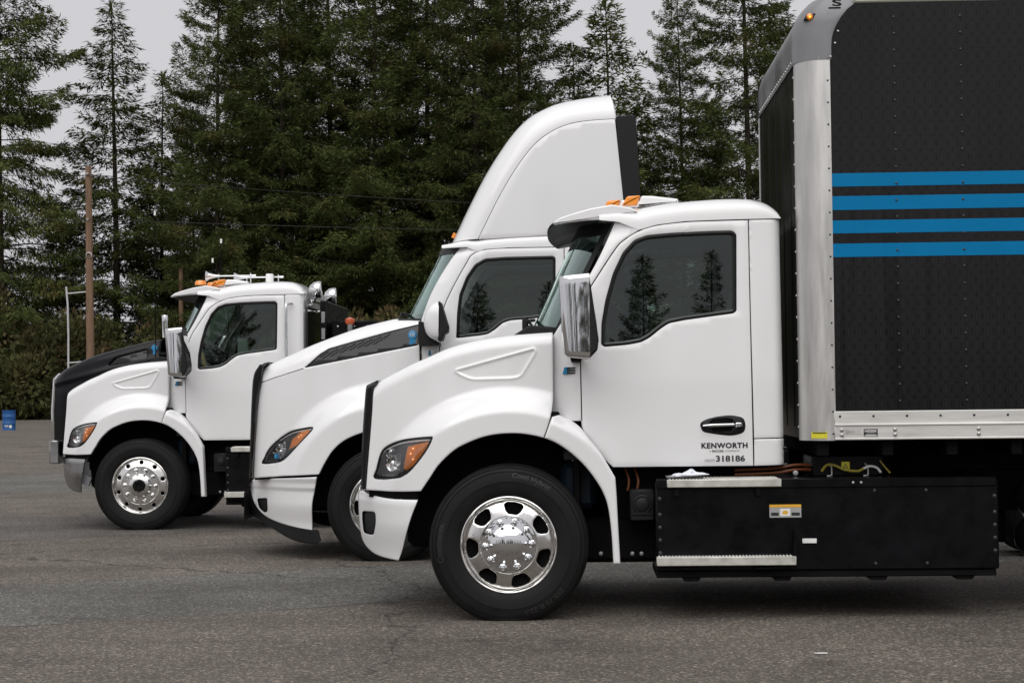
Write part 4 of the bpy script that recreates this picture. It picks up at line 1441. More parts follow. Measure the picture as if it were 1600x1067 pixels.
def conventional_truck(name, loc, rz, variant):
    T = empty(name, loc, rz)
    white = M['white']
    # hood and front wing, one moulding per side
    side = join(cr(A_TOP[::-1]), cr(A_FRONT), cr(A_BOTTOM), cr(A_ARCH), cr(A_REAR))
    lamp = crc(A_LAMP, 3)
    hood = panel('hood_side', side, hood_a, white, T, g=.0135, thick=.05, roll=.007, holes=[lamp], angle=50, more=_A_MORE)
    far_copy(hood)
    # bonnet between the two sides
    rows = []
    for x, z in _A_TOPC:
        y0 = hood_side_a(x, z) + .083
        rows.append([(x, y0 + (-2 * y0) * k / 24, z - .001 + .012 * (1 - (2 * k / 24 - 1) ** 2)) for k in range(25)])
    MB().grid(rows).build('hood_top', white, T, angle=60)
    hl = headlight(T, A_LAMP, A_AMBER, hood_side_a, [(-.752, .985, .050), (-.775, 1.055, .032)], [(-.612, 1.088), (-.628, 1.055), (-.612, 1.02)])
    fh = far_copy(hl)
    for ch in hl.children: far_copy(ch, fh)
    # rear part of the wing
    rf = join(cr(A_RF_IN), cr(A_RF_OUT[:4], 3), cr(A_RF_OUT[3:]), A_RF_TOP)
    o = panel('wing_extension', inset(rf, .002), rear_fender_a, white, T, g=.018, thick=.09, roll=.012, angle=55)
    far_copy(o)
    o = MB().box(.262, .33, -1.13, -1.02, 1.275, 1.315, .01).build('wing_seal', M['under'], T)
    far_copy(o)
    # dark arch liner
    for sg in (-1, 1):
        rows = []
        for k in range(25):
            a = math.radians(14 + 146 * k / 24)
            rows.append([(.70 * math.cos(a) * .97 + .02, sg * w, .49 + .70 * math.sin(a)) for w in (1.05, .85, .62)])
        MB().grid(rows).build('arch_liner', M['under'], T)
    # bumper
    if variant == 'box':
        bp = join(*A_BUMP)
        fog = rpoly(A_FOG, .02)
        o = panel('bumper', bp, bumper_a, white, T, g=.02, thick=.018, roll=.009, holes=[fog])
        far_copy(o)
        for sg in (1, -1):
            f = panel('fog_lamp_recess', inset(fog, .001), lambda x, z: bumper_a(x, z) + .03, M['plastic'], T, g=.03, thick=-.03, roll=.003)
            if sg == -1:
                f.data = mirror_y(f.data)
        rows = []
        for k in range(25):
            y = -.56 + 1.12 * k / 24
            dx = -.05 * (1 - (y / .56) ** 2)
            rows.append([(x + dx + .005, y, z) for x, z in cr([(-.93, .80), (-1.0, .795), (-1.029, .774), (-1.029, .687), (-1.022, .585), (-1.012, .501), (-.975, .446)], 3)])
        MB().grid(rows).build('bumper_front', white, T, angle=60)
        # dark strip painting in the shade of the hood to bumper gap
        o = panel('gap_shade_strip', [(-.93, .765), (-.585, .765), (-.585, .815), (-.93, .815)], lambda x, z: hood_side_a(x, z) + .045, M['under'], T, g=.03, thick=.2, roll=0)
        far_copy(o)
        # grille: bezel each side, crossbars and mesh behind
        front = [(-0.94, 1.475), (-0.946, 1.43), (-0.962, 1.231), (-0.972, 1.075), (-0.976, 0.918), (-0.982, 0.817)]
        back = [(x - .001, z) for x, z in A_FRONT]
        bz = join(cr(front), back[::-1], [(-.862, 1.512), (-.92, 1.498)])
        gr = MB().prism(bz, -.835, -.715, .012).build('grille_bezel', M['gloss_black'], T)
        far_copy(gr)
        rows = [[(x + .022 + -.03 * (1 - (y / .72) ** 2), y, z) for y in np.linspace(-.72, .72, 17)] for x, z in cr(front, 3)]
        g = MB().grid(rows).build('grille', M['under'], T)
        for k in range(13):
            z = .85 + k * .048
            x = interp(sorted([(zz, xx) for xx, zz in front]), z)
            b = MB().tube([(x + .012 - .03 * (1 - (y / .72) ** 2), y, z) for y in np.linspace(-.71, .71, 13)], .008, 6)
            b.build('grille_bar', M['steel'], g)
        MB().prism(rpoly([(-.948, 1.46), (-.94, 1.497), (-.865, 1.532), (-.86, 1.505)], .008), -.80, .80, .01).build('grille_cap', M['gloss_black'], T)
    else:
        # steel bumper, folded back at the ends
        def sb(x, z):
            return bumper_a(x, z)
        bp = join([(-1.0, .775), (-.62, .765)], cr([(-.62, .765), (-.65, .62), (-.68, .50), (-.695, .40)]), cr([(-.695, .40), (-.78, .405), (-.88, .435), (-.95, .49), (-.985, .60), (-1.0, .775)]))
        o = panel('bumper', bp, sb, M['steel'], T, g=.02, thick=.018, roll=.006)
        far_copy(o)
        rows = []
        for k in range(25):
            y = -.63 + 1.26 * k / 24
            dx = -.03 * (1 - (y / .63) ** 2)
            rows.append([(x + dx, y, z) for x, z in [(-.97, .785), (-1.0, .775), (-.985, .60), (-.955, .49)]])
        MB().grid(rows).build('bumper_front', M['steel'], T, angle=60)
        o = panel('gap_shade_strip', [(-.93, .765), (-.585, .765), (-.585, .815), (-.93, .815)], lambda x, z: hood_side_a(x, z) + .045, M['under'], T, g=.03, thick=.2, roll=0)  # black strip stands for the shade in the gap above the bumper
        far_copy(o)
        o = MB().box(-1.16, -1.05, -.62, -.44, .70, .96, .012).build('tow_bracket', M['steel'], T)
        far_copy(o)
        MB().prism(rpoly([(-.70, .62), (-.58, .56), (-.62, .46), (-.70, .50)], .02), -1.0, -.95).build('bumper_bracket', M['casting'], T)
        # raised black centre hood with a tall nose
        ctop = cr([(-1.126, 1.655), (-1.082, 1.703), (-0.951, 1.782), (-0.661, 1.896), (-0.298, 1.986), (-0.009, 2.052), (0.10, 2.066)], 5)
        def dome_side(x, z):
            t = min(1.4, max(0.0, (0.1 - x) / 1.2))
            y = -.80 + .24 * t * t + .10 * max(0, z - 1.5)
            zt = interp(ctop, x)
            R = .09
            dt = max(0.0, zt - z)
            if dt < R: y += R - math.sqrt(max(0, R * R - (R - dt) ** 2))
            if x < -1.0: y += .5 * (-1.0 - x) ** 1.3
            # ridge along the side
            zr = 1.60 + .22 * (x + 1.1)
            y -= .018 * math.exp(-((z - zr) / .03) ** 2)
            return y
        vent = rpoly([(-0.475, 1.785), (-0.385, 1.872), (-0.02, 1.962), (-0.02, 1.855)], .025)
        dome = join(ctop[::-1], cr([(-1.126, 1.655), (-1.138, 1.30), (-1.146, .80)]), [(-1.10, .80), (-.86, .80), (.12, 1.55), (.12, 2.066)])
        o = panel('centre_hood', dome, dome_side, M['black_paint'], T, g=.02, thick=.03, roll=.008, holes=[vent], angle=50)
        v = panel('side_vent', inset(vent, .001), lambda x, z: dome_side(x, z) + .02, M['gloss_black'], o, g=.04, thick=-.02, roll=.003)
        f = far_copy(o); far_copy(v, f)
        rows = []
        for x, z in ctop:
            y0 = dome_side(x, z)
            rows.append([(x, y0 - 2 * y0 * k / 16, z + .006 * (1 - (2 * k / 16 - 1) ** 2)) for k in range(17)])
        MB().grid(rows).build('centre_hood_top', M['black_paint'], T, angle=60)
        y0 = -.44
        MB().grid([[(x, y, z) for y in np.linspace(-.46, .46, 9)] for x, z in [(-1.146, .80), (-1.138, 1.30), (-1.126, 1.655)]]).build('grille', M['under'], T)
        MB().tube([(-1.145, -.50, .82), (-1.15, -.50, 1.30), (-1.128, -.50, 1.64), (-1.10, -.42, 1.69), (-1.10, .42, 1.69), (-1.128, .50, 1.64), (-1.15, .50, 1.3), (-1.145, .50, .82)], .022, 8).build('grille_surround', M['chrome'], T)
        for k in range(9):
            MB().tube([(-1.15, -.47, .86 + k * .09), (-1.15, .47, .86 + k * .09)], .010, 6).build('grille_bar', M['chrome'], T)
        e = MB()
        yy = dome_side(.065, 1.95) - .004
        e.lathe([(.034, .006), (.034, -.002), (.0005, -.004)], (.062, yy, 1.975), n=18)
        e.prism([(.048, 1.945), (.076, 1.945), (.084, 1.88), (.040, 1.88)], yy - .002, yy + .006)
        e.build('hood_emblem', M['blue_badge'], T)
    # cowl side with the windscreen pillar
    pil = join([(.235, 1.25), (.235, 1.77), (.29, 1.80)], cr([(.31, 1.83), (.40, 1.97), (.52, 2.17), (.61, 2.335), (.70, 2.535)]), [(.80, 2.535), (.86, 2.47)], cr(A_DOOR_T[:4][::-1]), cr(A_DOOR_F[2:][::-1]), [(.472, 1.25)])
    def cowl_y(x, z):
        y = cab_side(x, z)
        xd = interp(sorted([(zz, xx) for xx, zz in A_DOOR_F[2:] + A_DOOR_T[1:4]]), z)
        k = max(0.0, xd - x)
        return y + min(.10, 1.0 * k * k + .05 * k)
    o = panel('cowl_pillar', inset(pil, .003), cowl_y, white, T, g=.03, thick=.03, roll=.005)
    far_copy(o)
    door_out = join(cr(A_DOOR_F[:3], 3), cr(A_DOOR_F[2:]), cr(A_DOOR_T), A_DOOR_R)
    d = door_set(T, door_out, A_WIN, cab_side)
    make_handle(d, cab_side)
    # dark sheet behind the shut lines
    for sg in (-1, 1):
        MB().box(.50, 1.74, sg * 1.00 - .006, sg * 1.00 + .006, .97, 1.70, .002).build('door_backing', M['under'], T)
        MB().box(1.50, 1.70, sg * .985 - .006, sg * .985 + .006, 1.70, 2.50, .002).build('door_backing', M['under'], T)
        MB().box(.335, .50, sg * .975 - .006, sg * .975 + .006, 1.20, 1.80, .002).build('door_backing', M['under'], T)
    def rear_y(x, z):
        y = cab_side(x, z)
        R = .06
        k = x - (1.762 - R)
        if k > 0: y += R - math.sqrt(max(0, R * R - k * k))
        return y
    o = panel('cab_rear_panel', inset([(1.556, 2.53), (1.757, 2.53), (1.760, 1.88), (1.764, 1.131), (1.566, 1.128), (1.558, 1.885)], .0025), rear_y, white, T, g=.03, thick=.02, roll=.004)
    far_copy(o)
    o = panel('cab_rear_skirt', inset([(1.566, 1.127), (1.764, 1.130), (1.765, .958), (1.565, .953)], .0025), rear_y, white, T, g=.03, thick=.02, roll=.004)
    far_copy(o)
    MB().box(1.735, 1.757, -.985, .985, .97, 2.56, .008).build('cab_back_wall', white if variant != 'box' else white, T)
    low = lambda x: interp([(.55, 2.545)] + [(.72, 2.528), (.852, 2.472), (.964, 2.505), (1.149, 2.525), (1.353, 2.530), (1.556, 2.533), (1.762, 2.534)], x)
    roof_shell(T, A_ROOF, low, 1.022, n=4.6)
    g, pt = wind_screen(T, (.13, 1.86), (.46, 2.56), (.335, 1.835), (.69, 2.53), .945, .93)
    MB().prism(rpoly([(.02, 1.80), (.14, 1.875), (.40, 1.85), (.42, 1.76), (.05, 1.74)], .01), -.93, .93, .01).build('cowl_grille', M['plastic'], T)
    b = MB()
    b.tube([(.10, -.62, 1.87), (.12, -.60, 1.915), (.155, -.30, 1.93)], .012, 6)
    b.tube([(.13, -.86, 1.905), (.135, -.2, 1.90)], .009, 6)
    b.box(.085, .125, -.70, -.60, 1.85, 1.93, .008)
    b.build('wiper', M['plastic'], T)
    cab_interior(T)
    # sun visor
    prof = cr([(.80, 2.612), (.684, 2.636), (.543, 2.613), (.42, 2.580), (.345, 2.555), (.302, 2.532)], 4)
    def vis(off, ys=1.0):
        rows = []
        for k in range(29):
            u = -1 + 2 * k / 28
            rows.append([(x - (.055 * (1 - abs(u) ** 2.2)) * (1 - (x - .29) / .52), u * .985 * ys, z + .035 * (1 - u * u) * (x - .25) / .5 + off) for x, z in prof])
        return rows
    v = MB().grid(vis(0)).build('sun_visor', white, T, angle=60)
    MB().grid(vis(-.014, .99)).build('visor_underside', M['plastic'], v, angle=60)
    side_fin = rpoly([(.297, 2.524), (.345, 2.560), (.42, 2.585), (.543, 2.618), (.684, 2.641), (.813, 2.617), (.850, 2.592), (.772, 2.549), (.694, 2.546), (.519, 2.541), (.38, 2.528), (.312, 2.517)], .010)
    o = MB().prism(side_fin, -1.004, -.975, .008).build('visor_end', white, v)
    far_copy(o, v)
    # roof lamps
    for yy in (-.78, -.42, 0.0, .42, .78):
        dx = {.78: -.05, .42: -.17, 0.0: -.22}[abs(yy)]
        dz = {.78: 0.0, .42: .012, 0.0: .016}[abs(yy)]
        o = MB().prism(rpoly([(.905 + dx, 2.655 + dz), (.93 + dx, 2.714 + dz), (1.0 + dx, 2.712 + dz), (1.17 + dx, 2.690 + dz), (1.17 + dx, 2.66 + dz), (.90 + dx, 2.64 + dz)], .012), yy - .055, yy + .055, .015).build('roof_marker_base', white, T)
        MB().prism(rpoly([(.80 + dx, 2.650 + dz), (.835 + dx, 2.712 + dz), (.925 + dx, 2.718 + dz), (.90 + dx, 2.650 + dz)], .012), yy - .05, yy + .05, .012).build('roof_marker', M['amber'], T)
    chrome_mirror(T)
    badge_e(T, .392, 1.575, cowl_y(.39, 1.575) - .010, 1.15)
    # frame rails, axle, engine bay block
    L = 8.2 if variant == 'box' else 6.2
    for sg in (-1, 1):
        MB().box(-.75, L, sg * .43 - .04, sg * .43 + .04, .62, .89, .006).build('frame_rail', M['under'], T)
    for x in (.9, 1.9, 3.0, 4.2, 5.4):
        MB().box(x - .05, x + .05, -.42, .42, .66, .86, .006).build('cross_member', M['under'], T)
    MB().tube([(0, -.98, HUB_Z), (0, -.7, HUB_Z - .02), (0, -.55, HUB_Z - .09), (0, .55, HUB_Z - .09), (0, .7, HUB_Z - .02), (0, .98, HUB_Z)], .055, 10).build('front_axle', M['under'], T)
    MB().box(-.70, .40, -.62, .62, .42, 1.40, .04).build('drive_unit', M['under'], T)
    MB().box(.41, .46, -.97, .97, .62, 1.5, .01).build('firewall', M['under'], T)
    MB().box(.40, 1.0, -.80, .80, .325, .62, .03).build('chassis_pan', M['under'], T)
    MB().box(.62, 1.70, -.80, .80, .60, .95, .02).build('cab_floor_pan', M['under'], T)
    o = MB().box(.33, .56, -.86, -.60, .68, .98, .04).build('coolant_tank', M['bluetank'], T)
    for x, z in ((.585, .385), (.79, .383), (.85, .382)):
        MB().lathe([(.014, .004), (.013, -.006), (.0005, -.008)], (x, -.803, z), n=10).build('bolt', M['bolt'], T)
    for sg in (-1, 1):
        make_wheel(T, 0.0, sg * 1.20, -sg, 'slots' if variant == 'box' else 'holes', letters=(sg < 0 and variant == 'box'))
    xr = 5.6 if variant == 'box' else 4.6
    for sg in (-1, 1):
        for yo in (1.22, .88):
            make_wheel(T, xr, sg * yo, -sg, 'plain')
    MB().tube([(xr, -1.0, HUB_Z), (xr, 1.0, HUB_Z)], .09, 12).build('rear_axle', M['under'], T)
    return T, d

def steps_and_battery(T, xend):
    """long black battery case under the door with its two aluminium steps"""
    bt = MB()
    bt.box(.930, xend, -1.20, -.50, .305, .865, .010)
    case = bt.build('battery_case', M['satin_black'], T)
    MB().box(.935, xend - .012, -1.212, -.52, .822, .882, .006).build('case_lid', M['satin_black'], case)
    b = MB().box(.930, xend - .015, -1.185, -.55, .262, .304, .006)
    b.build('case_skid', M['under'], case)
    for x in (1.15, 1.72, 2.32, 2.86):
        if x < xend:
            MB().prism([(x - .06, .262), (x + .06, .262), (x + .045, .238), (x - .045, .238)], -1.17, -.9).build('case_foot', M['under'], case)
    for z in (.42, .50, .58, .66, .76):
        for x in (.955, xend - .025):
            MB().lathe([(.014, .003), (.012, -.006), (.0005, -.009)], (x, -1.200, z), n=10).build('case_bolt', M['dkbolt'], case)
    for x in (2.30, 2.62):
        if x < xend:
            for z in (.345, .80):
                MB().lathe([(.012, .003), (.010, -.005), (.0005, -.007)], (x, -1.200, z), n=10).build('case_bolt', M['dkbolt'], case)
    def step(x0, x1, z0, z1, y0, y1):
        s = MB()
        s.box(x0, x1, y0, y1, z0, z1 - .006, .004)
        o = s.build('step', M['tread'], T)
        t = MB()
        n = int((x1 - x0) / .021)
        for k in range(n):
            xx = x0 + .01 + k * .021
            for j, yy in enumerate(np.arange(y0 + .008, y1 - .01, .04)):
                t.add([(xx, yy, z1 - .007), (xx + .014, yy, z1 - .007), (xx + .014, yy + .02, z1 - .007), (xx, yy + .02, z1 - .007), (xx + .007, yy + .010, z1 + .0015)], [(0, 1, 4), (1, 2, 4), (2, 3, 4), (3, 0, 4)])
        tag(t.build('grip_teeth', M['tread'], o), kind='stuff')
        return o
    xs = min(1.0, xend)
    step(1.001, 1.714, .833, .888, -1.262, -1.00)
    step(.929, 1.797, .346, .407, -1.285, -1.203)
    MB().prism([(1.775, .35), (1.802, .35), (1.796, .56), (1.788, .56)], -1.275, -1.2).build('step_bracket', M['satin_black'], T)
    for x in (1.06, 1.57):
        MB().box(x - .018, x + .018, -1.24, -1.20, .775, .832, .004).build('step_hanger', M['under'], T)
    for x in (1.13, 1.60):
        MB().tube([(x - .05, -1.25, .345), (x - .05, -1.25, .325), (x + .05, -1.25, .325), (x + .05, -1.25, .345)], .008, 6).build('step_hanger', M['under'], T)
    # charge connector box with round cap
    cb = MB().box(.770, .928, -1.05, -.80, .612, .812, .010).build('connector_box', M['plastic'], T)
    MB().lathe([(.064, .006), (.062, -.010), (.055, -.014), (.046, -.012), (.044, -.022), (.038, -.026), (.0005, -.026)], (.850, -1.050, .716), n=32).build('connector_cap', M['plastic'], cb)
    MB().box(.79, .91, -1.062, -1.048, .648, .665, .004).build('cap_hinge', M['plastic'], cb)
    return case

# ------------------------------------------------------------------ first truck: box body
AL = 0.038
truck1, door1 = conventional_truck('box_truck', (0.0094, 12.5447, 0), -AL, 'box')
tag(truck1, 'nearest white truck with black box body, blue stripes and black lettering on its door', 'truck', 'white trucks parked in a row')
dy = lambda x, z: cab_side(x, z) - .0025
flat_text('door_lettering', 'KENWORTH', 1.232, 1.526, 1.069, 1.105, dy, M['print'], door1, bold=.04, space=1.12)
flat_text('door_lettering', 'A', 1.281, 1.291, 1.046, 1.058, dy, M['grey_print'], door1)
flat_text('door_lettering', 'PACCAR', 1.299, 1.374, 1.045, 1.059, dy, M['print'], door1, bold=.03)
flat_text('door_lettering', 'COMPANY', 1.381, 1.476, 1.046, 1.058, dy, M['grey_print'], door1)
flat_text('door_lettering', 'USDOT', 1.251, 1.317, .984, 1.001, dy, M['grey_print'], door1)
flat_text('door_lettering', '318186', 1.323, 1.508, .984, 1.024, dy, M['print'], door1, bold=.028)
case1 = steps_and_battery(truck1, 3.068)
# warning label
lb = MB().box(1.642, 1.841, -1.2035, -1.198, .636, .700, .001).build('warning_label', M['label_grey'], case1)
MB().box(1.642, 1.841, -1.2045, -1.199, .700, .718, .001).build('label_band', M['orange_label'], lb)
MB().box(1.708, 1.772, -1.2050, -1.199, .645, .692, .001).build('label_picture', M['label_white'], lb)
MB().prism([(1.722, .658), (1.724, .676), (1.745, .682), (1.760, .672), (1.752, .656)], -1.2056, -1.204).build('label_mark', M['orange_label'], lb)
MB().box(1.652, 1.70, -1.2046, -1.199, .648, .668, .001).build('label_picture', M['print'], lb)
MB().box(1.780, 1.832, -1.2046, -1.199, .648, .668, .001).build('label_picture', M['print'], lb)
MB().box(1.845, 1.934, -1.2035, -1.198, .475, .504, .001).build('white_label', M['label_white'], case1)
for x in (2.165, 2.215):
    MB().lathe([(.009, .003), (.008, -.004), (.0005, -.006)], (x, -1.213, .852), n=10).build('case_bolt', M['bolt'], case1)
# high voltage box and cables behind the cab
hv = MB().box(1.94, 2.40, -.98, -.55, .88, 1.015, .010).build('junction_box', M['satin_black'], truck1)
MB().box(2.127, 2.180, -.984, -.975, .925, .973, .001).build('hazard_label', M['yellow'], hv)
MB().prism([(2.137, .933), (2.170, .933), (2.1535, .963)], -.9855, -.983).build('hazard_mark', M['print'], hv)
MB().prism([(2.1445, .9375), (2.1625, .9375), (2.1535, .954)], -.9865, -.985).build('hazard_mark', M['yellow'], hv)
b = MB().tube(cr([(2.00, -1.00, .915), (2.03, -1.02, .955), (2.08, -1.02, .952), (2.14, -1.03, .925), (2.22, -1.03, .915), (2.26, -1.02, .93)], 4), .009, 8)
b.build('yellow_cable', M['cable_yellow'], hv)
MB().tube(cr([(2.26, -1.02, .93), (2.30, -1.02, .945), (2.345, -1.02, .935), (2.37, -1.02, .905)], 4), .008, 8).build('white_cable', M['label_white'], hv)
MB().tube(cr([(2.37, -1.0, .98), (2.39, -1.01, .95), (2.43, -1.02, .90)], 4), .006, 6).build('cable', M['cable_yellow'], hv)
for x in (2.06, 2.29):
    MB().tube([(x - .02, -1.02, .965), (x, -1.02, .94), (x, -1.02, .89), (x - .03, -1.02, .885)], .006, 6).build('clamp', M['bolt'], hv)
for (z0, z1) in ((.955, .935), (.925, .905)):
    MB().tube(cr([(1.45, -.95, z1 - .01), (1.70, -.97, z1), (1.84, -.97, z0), (1.96, -.93, z0 - .005)], 4), .010, 8).build('power_cable', M['orange'], truck1)
for x in (.76, .82):
    MB().tube(cr([(x, -.96, .80), (x + .01, -.95, .87), (x - .02, -.90, .96)], 4), .008, 8).build('power_cable', M['orange'], truck1)
for x in (1.94, 1.96):
    MB().tube([(x, -.95, .955), (x + .05, -.95, .955)], .022, 10).build('cable_gland', M['bolt'], hv)
MB().lathe([(.018, .006), (.016, -.006), (.0005, -.008)], (1.835, -.98, .905), n=12).build('cable_gland', M['bolt'], hv)
# far battery case, subframe and floor beams under the box
MB().box(.95, 3.06, .50, 1.20, .305, .88, .01).build('battery_case', M['satin_black'], truck1)
for sg in (-1, 1):
    MB().box(1.95, 8.2, sg * .43 - .06, sg * .43 + .06, .892, 1.10, .006).build('subframe_beam', M['under'], truck1)
for k in range(16):
    MB().box(1.95 + k * .40, 2.02 + k * .40, -1.22, 1.22, 1.02, 1.118, .004).build('floor_beam', M['under'], truck1)
MB().box(1.88, 8.2, -1.22, 1.22, 1.119, 1.135, .002).build('box_floor', M['under'], truck1)
MB().box(1.80, 3.3, -.40, .40, .40, .90, .02).build('drive_motor', M['under'], truck1)
# air tanks near the rear
for z in (.735, .47):
    MB().lathe([(.0005, -.02), (.06, -.005), (.115, .04), (.135, .10), (.135, .9)], (3.275, -.80, z), n=32, axis='x').build('air_tank', M['gloss_black'], truck1, angle=60)

# box body
XF, XB, YS, ZB, ZT = 1.85, 8.3, 1.295, 1.123, 3.93
# side panel with the scalloped upper front corner left to the corner casting
sp = join([(2.045, 1.296), (8.28, 1.296), (8.28, 3.853), (2.214, 3.853)], cr([(2.214, 3.853), (2.150, 3.80), (2.095, 3.72), (2.064, 3.63), (2.058, 3.50)]), [(2.058, 3.50)])
box = panel('cargo_box', sp, lambda x, z: -YS, M['boxprint'], truck1, g=.30, thick=.03, roll=0)
far_copy(box, truck1).name = 'cargo_box_wall'
for (z0, z1) in ((2.701, 2.784), (2.554, 2.641), (2.408, 2.489), (2.260, 2.344)):
    MB().box(2.052, 8.26, -YS - .0022, -YS + .001, z0, z1, .0005).build('stripe', M['stripe'], box)
# rivets are a couple of pixels wide: one joined part each
def rivets(pts, r, mat, parent, axis='y', sgn=1):
    b = MB()
    for p in pts:
        b.lathe([(r, .001), (r * .85, -r * .4), (r * .4, -r * .65), (.0003, -r * .7)], p, n=8, axis=axis, sgn=sgn)
    return tag(b.build('rivets', mat, parent), kind='stuff')
pts = []
for x in (2.452, 2.864, 3.276, 3.688, 4.1):
    z = 1.36
    while z < 3.84:
        pts.append((x, -YS - .0022, z)); z += .1043
rivets(pts, .0085, M['dkbolt'], box)
# bottom rail, stepped
br = MB()
br.box(2.042, 8.3, -1.303, -1.26, 1.215, 1.300, .004)
br.box(2.042, 8.3, -1.310, -1.26, 1.123, 1.2125, .004)
rail = br.build('bottom_rail', M['rail'], box)
MB().box(2.042, 8.3, -1.318, -1.30, 1.206, 1.222, .005).build('rail_bead', M['rail'], rail)
MB().box(2.042, 8.3, -1.316, -1.30, 1.120, 1.134, .004).build('rail_bead', M['rail'], rail)
pts = [(2.078 + .207 * k, -1.304, 1.268) for k in range(18)]
rivets(pts, .0085, M['dkbolt'], rail)
pts = []
for x in (2.087, 2.415, 2.93, 3.45):
    pts += [(x, -1.311, 1.183), (x, -1.311, 1.152)]
rivets(pts, .014, M['bolt'], rail)
MB().box(2.107, 2.208, -1.3115, -1.308, 1.156, 1.186, .0006).build('maker_label', M['alu'], rail)
MB().box(2.112, 2.165, -1.3122, -1.311, 1.168, 1.173, .0003).build('label_line', M['label_grey'], rail)
pl = MB().box(2.222, 2.308, -1.3125, -1.308, 1.142, 1.188, .001).build('dealer_plate', M['print'], rail)
flat_text('plate_lettering', 'HEISER', 2.228, 2.302, 1.168, 1.183, lambda x, z: -1.3135, M['label_white'], pl, bold=.02)
MB().box(2.236, 2.294, -1.3135, -1.312, 1.157, 1.161, .0005).build('plate_band', M['label_grey'], pl)
MB().box(2.228, 2.302, -1.3135, -1.312, 1.145, 1.151, .0005).build('plate_band', M['label_white'], pl)
# corner posts: quarter round
def post(sg):
    rows = []
    for z in (1.118, 1.124, 3.4, 3.52):
        rr = []
        rr.append((2.052, sg * (YS + .004 - .03), z))
        rr.append((2.052, sg * (YS + .004), z))
        for k in range(13):
            a = math.pi / 2 * k / 12
            rr.append((2.03 - .185 * math.sin(a), sg * (YS + .004 - .185 + .185 * math.cos(a)), z))
        rr.append((XF - .005 + .02, sg * (YS - .185 - .03), z))
        rows.append(rr)
    return MB().grid(rows).build('corner_post', M['alu'], box, angle=50)
p1 = post(-1); post(1)
pts = []
for k in range(18):
    pts.append((2.036, -YS - .0045, 1.16 + k * .138))
rivets(pts, .007, M['dkbolt'], p1)
pts = [(XF - .003, -1.085, 1.2 + k * .139) for k in range(17)]
rivets(pts, .009, M['bolt'], p1, axis='x')
yl = MB().box(1.885, 1.999, -1.3015, -1.298, 1.126, 1.174, .001)
yl = MB().grid([[(x, -YS - .006 if x > 2.0 else -(YS + .006 - .185 + math.sqrt(max(0, .1865 ** 2 - (2.03 - x) ** 2))), z) for x in np.linspace(1.905, 1.999, 8)] for z in (1.132, 1.172)]).build('caution_label', M['yellow'], p1)
MB().grid([[(x, -(YS + .0078 - .185 + math.sqrt(max(0, .1865 ** 2 - (2.03 - x) ** 2))), z) for x in np.linspace(1.912, 1.992, 6)] for z in (1.163, 1.169)]).build('label_line', M['print'], yl)
# front wall, roof
MB().box(XF, XF + .03, -1.12, 1.12, 1.13, 3.64, .002).build('front_wall', M['boxfront'], box)
for k in range(5):
    MB().box(XF - .004, XF + .01, -.86 + k * .43 - .004, -.86 + k * .43 + .004, 1.2, 3.55, .002).build('wall_seam', M['boxfront'], box)
MB().box(2.05, 8.28, -1.20, 1.20, 3.90, 3.935, .01).build('box_roof', M['cream'], box)
# front header: quarter round along the top of the front wall
rows = []
for y in np.linspace(-1.13, 1.13, 9):
    r = [(XF - .006, y, 3.50)]
    for k in range(13):
        a = math.pi / 2 * k / 12
        r.append((2.10 - .256 * math.cos(a), y, 3.66 + .275 * math.sin(a)))
    r.append((2.3, y, 3.938))
    rows.append(r)
hd = MB().grid(rows).build('front_header', M['header'], box, angle=50)
rivets([(XF - .007, -1.0 + .1 * k, 3.53) for k in range(21)], .009, M['bolt'], hd, axis='x')
# side top rail, cream edge
o = MB().box(2.21, 8.3, -1.302, -1.20, 3.853, 3.925, .012).build('top_rail', M['cream'], box)
far_copy(o, box)
# corner castings
def header_x(z):
    t = min(1.0, max(0.0, (z - 3.66) / .275))
    return 2.10 - .262 * math.sqrt(max(0.0, 1 - t * t))
def cast_in(z):
    t = min(1.0, max(0.0, (z - 3.74) / .205))
    return .17 * (1 - math.sqrt(max(0.0, 1 - t * t)))
def cast_pt(a, z):
    return (2.045 - (2.045 - header_x(z)) * math.sin(a), YS + .009 - cast_in(z) - .195 * (1 - math.cos(a)), z)
def casting(sg):
    rows = []
    for j in range(22):
        z = 3.50 + .445 * math.sin(math.pi / 2 * j / 21)
        r = []
        for k in range(15):
            p = cast_pt(math.pi / 2 * k / 14, z)
            r.append((p[0], sg * p[1], p[2]))
        rows.append(r)
    c = MB().grid(rows).build('corner_casting', M['casting'], box, angle=55)
    # flat ear that follows the scalloped edge of the side sheet
    ear = join([(2.043, 3.50), (2.060, 3.50)], cr([(2.060, 3.50), (2.066, 3.63), (2.097, 3.718), (2.152, 3.798), (2.216, 3.850)]), [(2.232, 3.862), (2.20, 3.94), (2.043, 3.94)])
    me = panel_mesh('casting_ear', ear, lambda x, z: -(YS + .009 - cast_in(z)), g=.025, thick=.02, roll=.002)
    if sg > 0: me = mirror_y(me)
    link_mesh('casting_ear', me, M['casting'], c)
    return c
c1 = casting(-1); casting(1)

